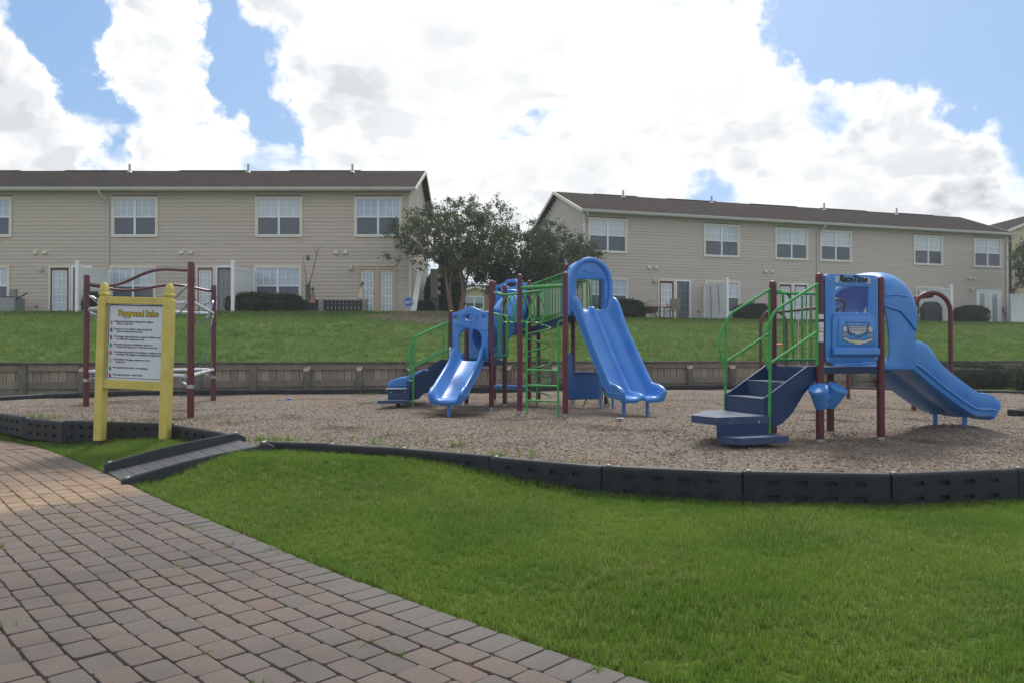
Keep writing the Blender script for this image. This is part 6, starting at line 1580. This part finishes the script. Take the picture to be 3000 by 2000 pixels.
def lamp_post():
    p = at(603, 722, 32.6); r = root('garden_lamp', p, 'short black garden lamp standing in front of the shrub', 'lamp')
    MB().lathe([(.08, 0), (.05, .15), (.045, .7), (.06, .75)], p, 10).build('stem', 'black', r); MB().lathe([(.18, .76), (.18, .79), (.06, .84), (.001, .85)], p, 12).build('hood', 'black', r)
lamp_post()
def yard_sign():
    p = at(938, 728, 33.6); p.z = 2.5; r = root('yard_sign', p, 'blue octagonal security sign on a thin stake by the house corner', 'sign')
    MB().tube([p+Vector((.03, 0, -.1)), p+Vector((0, 0, .5))], .012, 6).build('stake', 'steel', r); c = p+Vector((0, 0, .62))
    pl = MB().plate([(.24*math.cos(R(22.5+45*k)), .24*math.sin(R(22.5+45*k))) for k in range(8)], [], lambda x, z, d: c+Vector((x, d-.012, z)), .02).build('plate', 'adt', r)
    MB().plate([(.225*math.cos(R(22.5+45*k)), .225*math.sin(R(22.5+45*k))) for k in range(8)], [[(.205*math.cos(R(22.5+45*k)), .205*math.sin(R(22.5+45*k))) for k in range(8)]], lambda x, z, d: c+Vector((x, d-.0145, z)), .002).build('white_edge', 'sticker', pl, smooth=False)
    text('lettering', 'ADT', .17, 'sticker', pl, Matrix.Translation(c+Vector((0, -.015, -.06))) @ Matrix.Rotation(R(90), 4, 'X'), bold=.004, align='CENTER', shear=.15, extrude=.001)
    MB().box(p+Vector((-.15, .25, .04)), (.7, .25, .12)).build('edging_stone', 'concrete', r, bevel=.02)
yard_sign()
pl_a, pl_b = at(1209/1.2755, 925/1.2755+2, 34.2), at(1231/1.2755, 785/1.2755, 35.2)
tag(MB().bar(pl_a, pl_b, .24, .03, up=(0, 1, 0)).build('white_plank', 'white', None, bevel=.004), 'long white plank leaning against the end wall of the cream house', 'plank')
def meter_bank():
    p = at(996, 722, 37.0); p.z = 2.45; r = root('meter_bank', p, 'grey-green utility meter cabinet on a pedestal beside the cream house', 'utility box')
    MB().box(p+Vector((0, 0, .55)), (.42, .3, 1.1)).build('pedestal', 'utility_green', r, bevel=.02); MB().box(p+Vector((.02, 0, 1.75)), (.34, .26, 1.4)).build('cabinet', 'box_grey', r, bevel=.02)
    for z in (1.3, 1.7, 2.1): MB().lathe([(.10, 0), (.10, .08), (.07, .12)], p+Vector((.20, 0, z)), 12, (1, -.25, 0)).build('meter', 'pvc', r)
meter_bank()
def ac_unit():
    p = at(22, 722, 34.0); p.z = PZ; r = root('air_conditioner', p, 'grey outdoor air conditioning unit by the wall under the left window', 'air conditioner')
    MB().box(p+Vector((0, 0, .38)), (.9, .7, .72)).build('casing', 'box_grey', r, bevel=.02)
    for k in range(9): MB().box(p+Vector((0, -.36, .12+.065*k)), (.8, .02, .03)).build('louvre', 'pvc', r, smooth=False)
    MB().lathe([(.33, 0), (.30, .05), (.05, .06)], p+Vector((0, 0, .74)), 20).build('fan_grille', 'black', r)
    MB().tube([p+Vector((.2, -.3, .5)), p+Vector((.9, -.2, .95))], .03, 8).build('pipe', 'black', r)
ac_unit()
def covered(label, c, w, d, h, name='covered_grill'):
    c = Vector(c); r = root(name, c, label, 'grill'); q = random.Random(int(w*100)); secs = []
    for t, k in ((0, 1.0), (.3, .98), (.6, 1.0), (.66, .97), (.85, .80), (.97, .62), (1, .5)):
        secs.append([(c.x+w/2*k*math.copysign(abs(math.cos(a))**.5, math.cos(a))*q.uniform(.94, 1.04), c.y+d/2*k*math.copysign(abs(math.sin(a))**.5, math.sin(a))*q.uniform(.94, 1.04), c.z+.14+(h-.14)*t) for a in np.linspace(0, 2*math.pi, 19)[:-1]])
    MB().loft(secs).build('cover', 'cover', r, ang=60)
    for sx in (-1, 1):
        for sy in (-1, 1): MB().lathe([(.03, 0), (.03, .2)], c+Vector((sx*w*.36, sy*d*.3, 0)), 8).build('leg', 'black', r)
covered('barbecue grill under a black cover beside the white screen', hp(2098, 1.3), 1.15, .7, 1.22)
covered('wide grill under a dark cover half hidden by the shrub', hp(2215, .6), 1.7, .7, 1.12)
covered('dark covered patio bin behind the shrub beside the hook screen', hp(1735, .55), .9, .5, .98, 'covered_bin')
def patio():
    c = hp(1452, 2.0); r = root('fire_pit', c, 'rusty round fire pit with a domed mesh lid on the patio', 'fire pit')
    MB().lathe([(.12, .28), (.33, .34), (.44, .52), (.46, .60), (.40, .60)], c, 20).build('bowl', 'rust', r); MB().lathe([(.45, .60), (.40, .72), (.22, .86), (.03, .92), (.02, .97)], c, 20).build('mesh_lid', 'tan_sling', r)
    for k in range(4):
        a = R(45+90*k); MB().tube([c+Vector((math.cos(a)*.26, math.sin(a)*.26, .36)), c+Vector((math.cos(a)*.46, math.sin(a)*.46, 0))], .022, 6).build('leg', 'rust', r)
    for px, out, rz, lb in ((1482, 1.4, .9, 'tan sling patio chair turned sideways behind the fire pit'), (1508, 1.8, 3.3, 'tan sling patio chair with an orange cup, in front of the dark door')):
        c = hp(px, out); r = root('patio_chair', c, lb, 'chair', rotz=rz, local=True)
        MB().plate(rrect(-.26, .26, .48, 1.02, .06), [], lambda x, z, d: Vector((x, .26+d+(z-.5)*.25, z)), .02).build('backrest', 'tan_sling', r)
        MB().box((0, 0, .43), (.5, .5, .03)).build('seat', 'tan_sling', r, bevel=.01)
        for sx in (-1, 1):
            MB().tube(fillet([(sx*.28, -.25, 0), (sx*.28, -.25, .64), (sx*.28, .30, .64), (sx*.28, .36, 1.0)], .06), .016, 6).build('arm_frame', 'black', r); MB().tube([(sx*.27, .30, .64), (sx*.27, .22, 0)], .016, 6).build('leg', 'black', r)
    tag(MB().lathe([(.05, 0), (.065, .16), (.055, .16), (.045, .02)], hp(1490, 2.05)+Vector((0, 0, .62)), 12).build('orange_cup', 'orange', None), 'orange plastic cup on the little stand by the patio chair', 'cup')
    c = hp(1490, 2.05); r = root('side_table', c, 'little dark side table carrying the orange cup', 'table'); MB().lathe([(.24, .58), (.24, .61)], c, 16).build('table_top', 'black', r)
    for k in range(3): a = R(30+120*k); MB().tube([c+Vector((math.cos(a)*.18, math.sin(a)*.18, .58)), c+Vector((math.cos(a)*.22, math.sin(a)*.22, 0))], .014, 6).build('leg', 'black', r)
patio()
# bare soil bed below the end of the cream house
def soil_bed():
    V = []; pts = [(px, py) for px, py in ((905, 733), (945, 727), (1000, 727), (1040, 732), (1050, 745), (1010, 757), (960, 752), (920, 745))]; P = []
    for a in np.linspace(0, 2*math.pi, 25)[:-1]: P.append((-3.3+2.3*math.cos(a)+.2*math.sin(3*a), 30.3+2.2*math.sin(a)+.3*math.sin(2*a)))
    P = np.array(P); z = slope_z(P)+.012
    c = P.mean(0); v = [(c[0], c[1], float(slope_z(c)[0])+.05)]
    rings = [.35, .7, 1.0]; f = []
    for k, s_ in enumerate(rings):
        q = c+(P-c)*s_; zz = slope_z(q)+(.05 if s_ < 1 else .008); v += np.column_stack([q, zz]).tolist()
    n = len(P)
    for i in range(n): f.append((0, 1+i, 1+(i+1) % n))
    for k in range(2):
        for i in range(n): a0 = 1+k*n+i; a1 = 1+k*n+(i+1) % n; f.append((a0, a0+n, a1+n, a1))
    me = bpy.data.meshes.new('soil_patch'); me.from_pydata(v, [], f); tag(link('soil_patch', me, 'soil'), kind='structure')
soil_bed()
# litter in the chips
tag(MB().lathe([(.02, -.05), (.033, -.045), (.033, .03), (.015, .055), (.015, .07)], gr(662, 920)+Vector((0, 0, .035)), 10, (1, .3, .1)).build('plastic_bottle', 'adt', None), 'tiny blue plastic bottle lying on the wood chips', 'bottle')
tag(MB().loft([[Vector(gr(1422, 966))+Vector((x*s_+random.gauss(0, .008), y*s_+random.gauss(0, .008), .02+z)) for x, y in ((-.07, -.03), (.06, -.04), (.08, .03), (-.05, .04))] for s_, z in ((1, 0), (1.1, .02), (.7, .035))]).build('foil_wrapper', 'steel', None, smooth=False), 'shiny crumpled wrapper on the chips below the tall slide', 'wrapper')
p = at(1786, 796, 25.6)
tag(MB().tube(smooth_path([p+Vector((-.3, 0, .02)), p+Vector((-.1, .02, .06)), p+Vector((.15, 0, .07)), p+Vector((.3, .03, .04))], 4), .035, 8).build('toy_bat', 'orange', None), 'small orange plastic toy lying on the grass bank', 'toy')

def haze():
    mb = MB().box((0, 150, 4.75), (1100, 700, 13.5)); o = mb.build('haze', None, None, smooth=False); tag(o, 'faint haze volume added to lift the dark tones', 'haze', kind='stuff')
    m, N, L, B = nodes_of('dark_lift_haze'); N.remove(B); pv = N.new('ShaderNodeVolumePrincipled'); pv.inputs['Density'].default_value = .0011; pv.inputs['Color'].default_value = (.93, .96, 1, 1)  # thin volume added to raise the blacks, standing in for backlit lens veil
    L.new(pv.outputs[0], N['Material Output'].inputs['Volume']); o.data.materials.append(m)
haze()
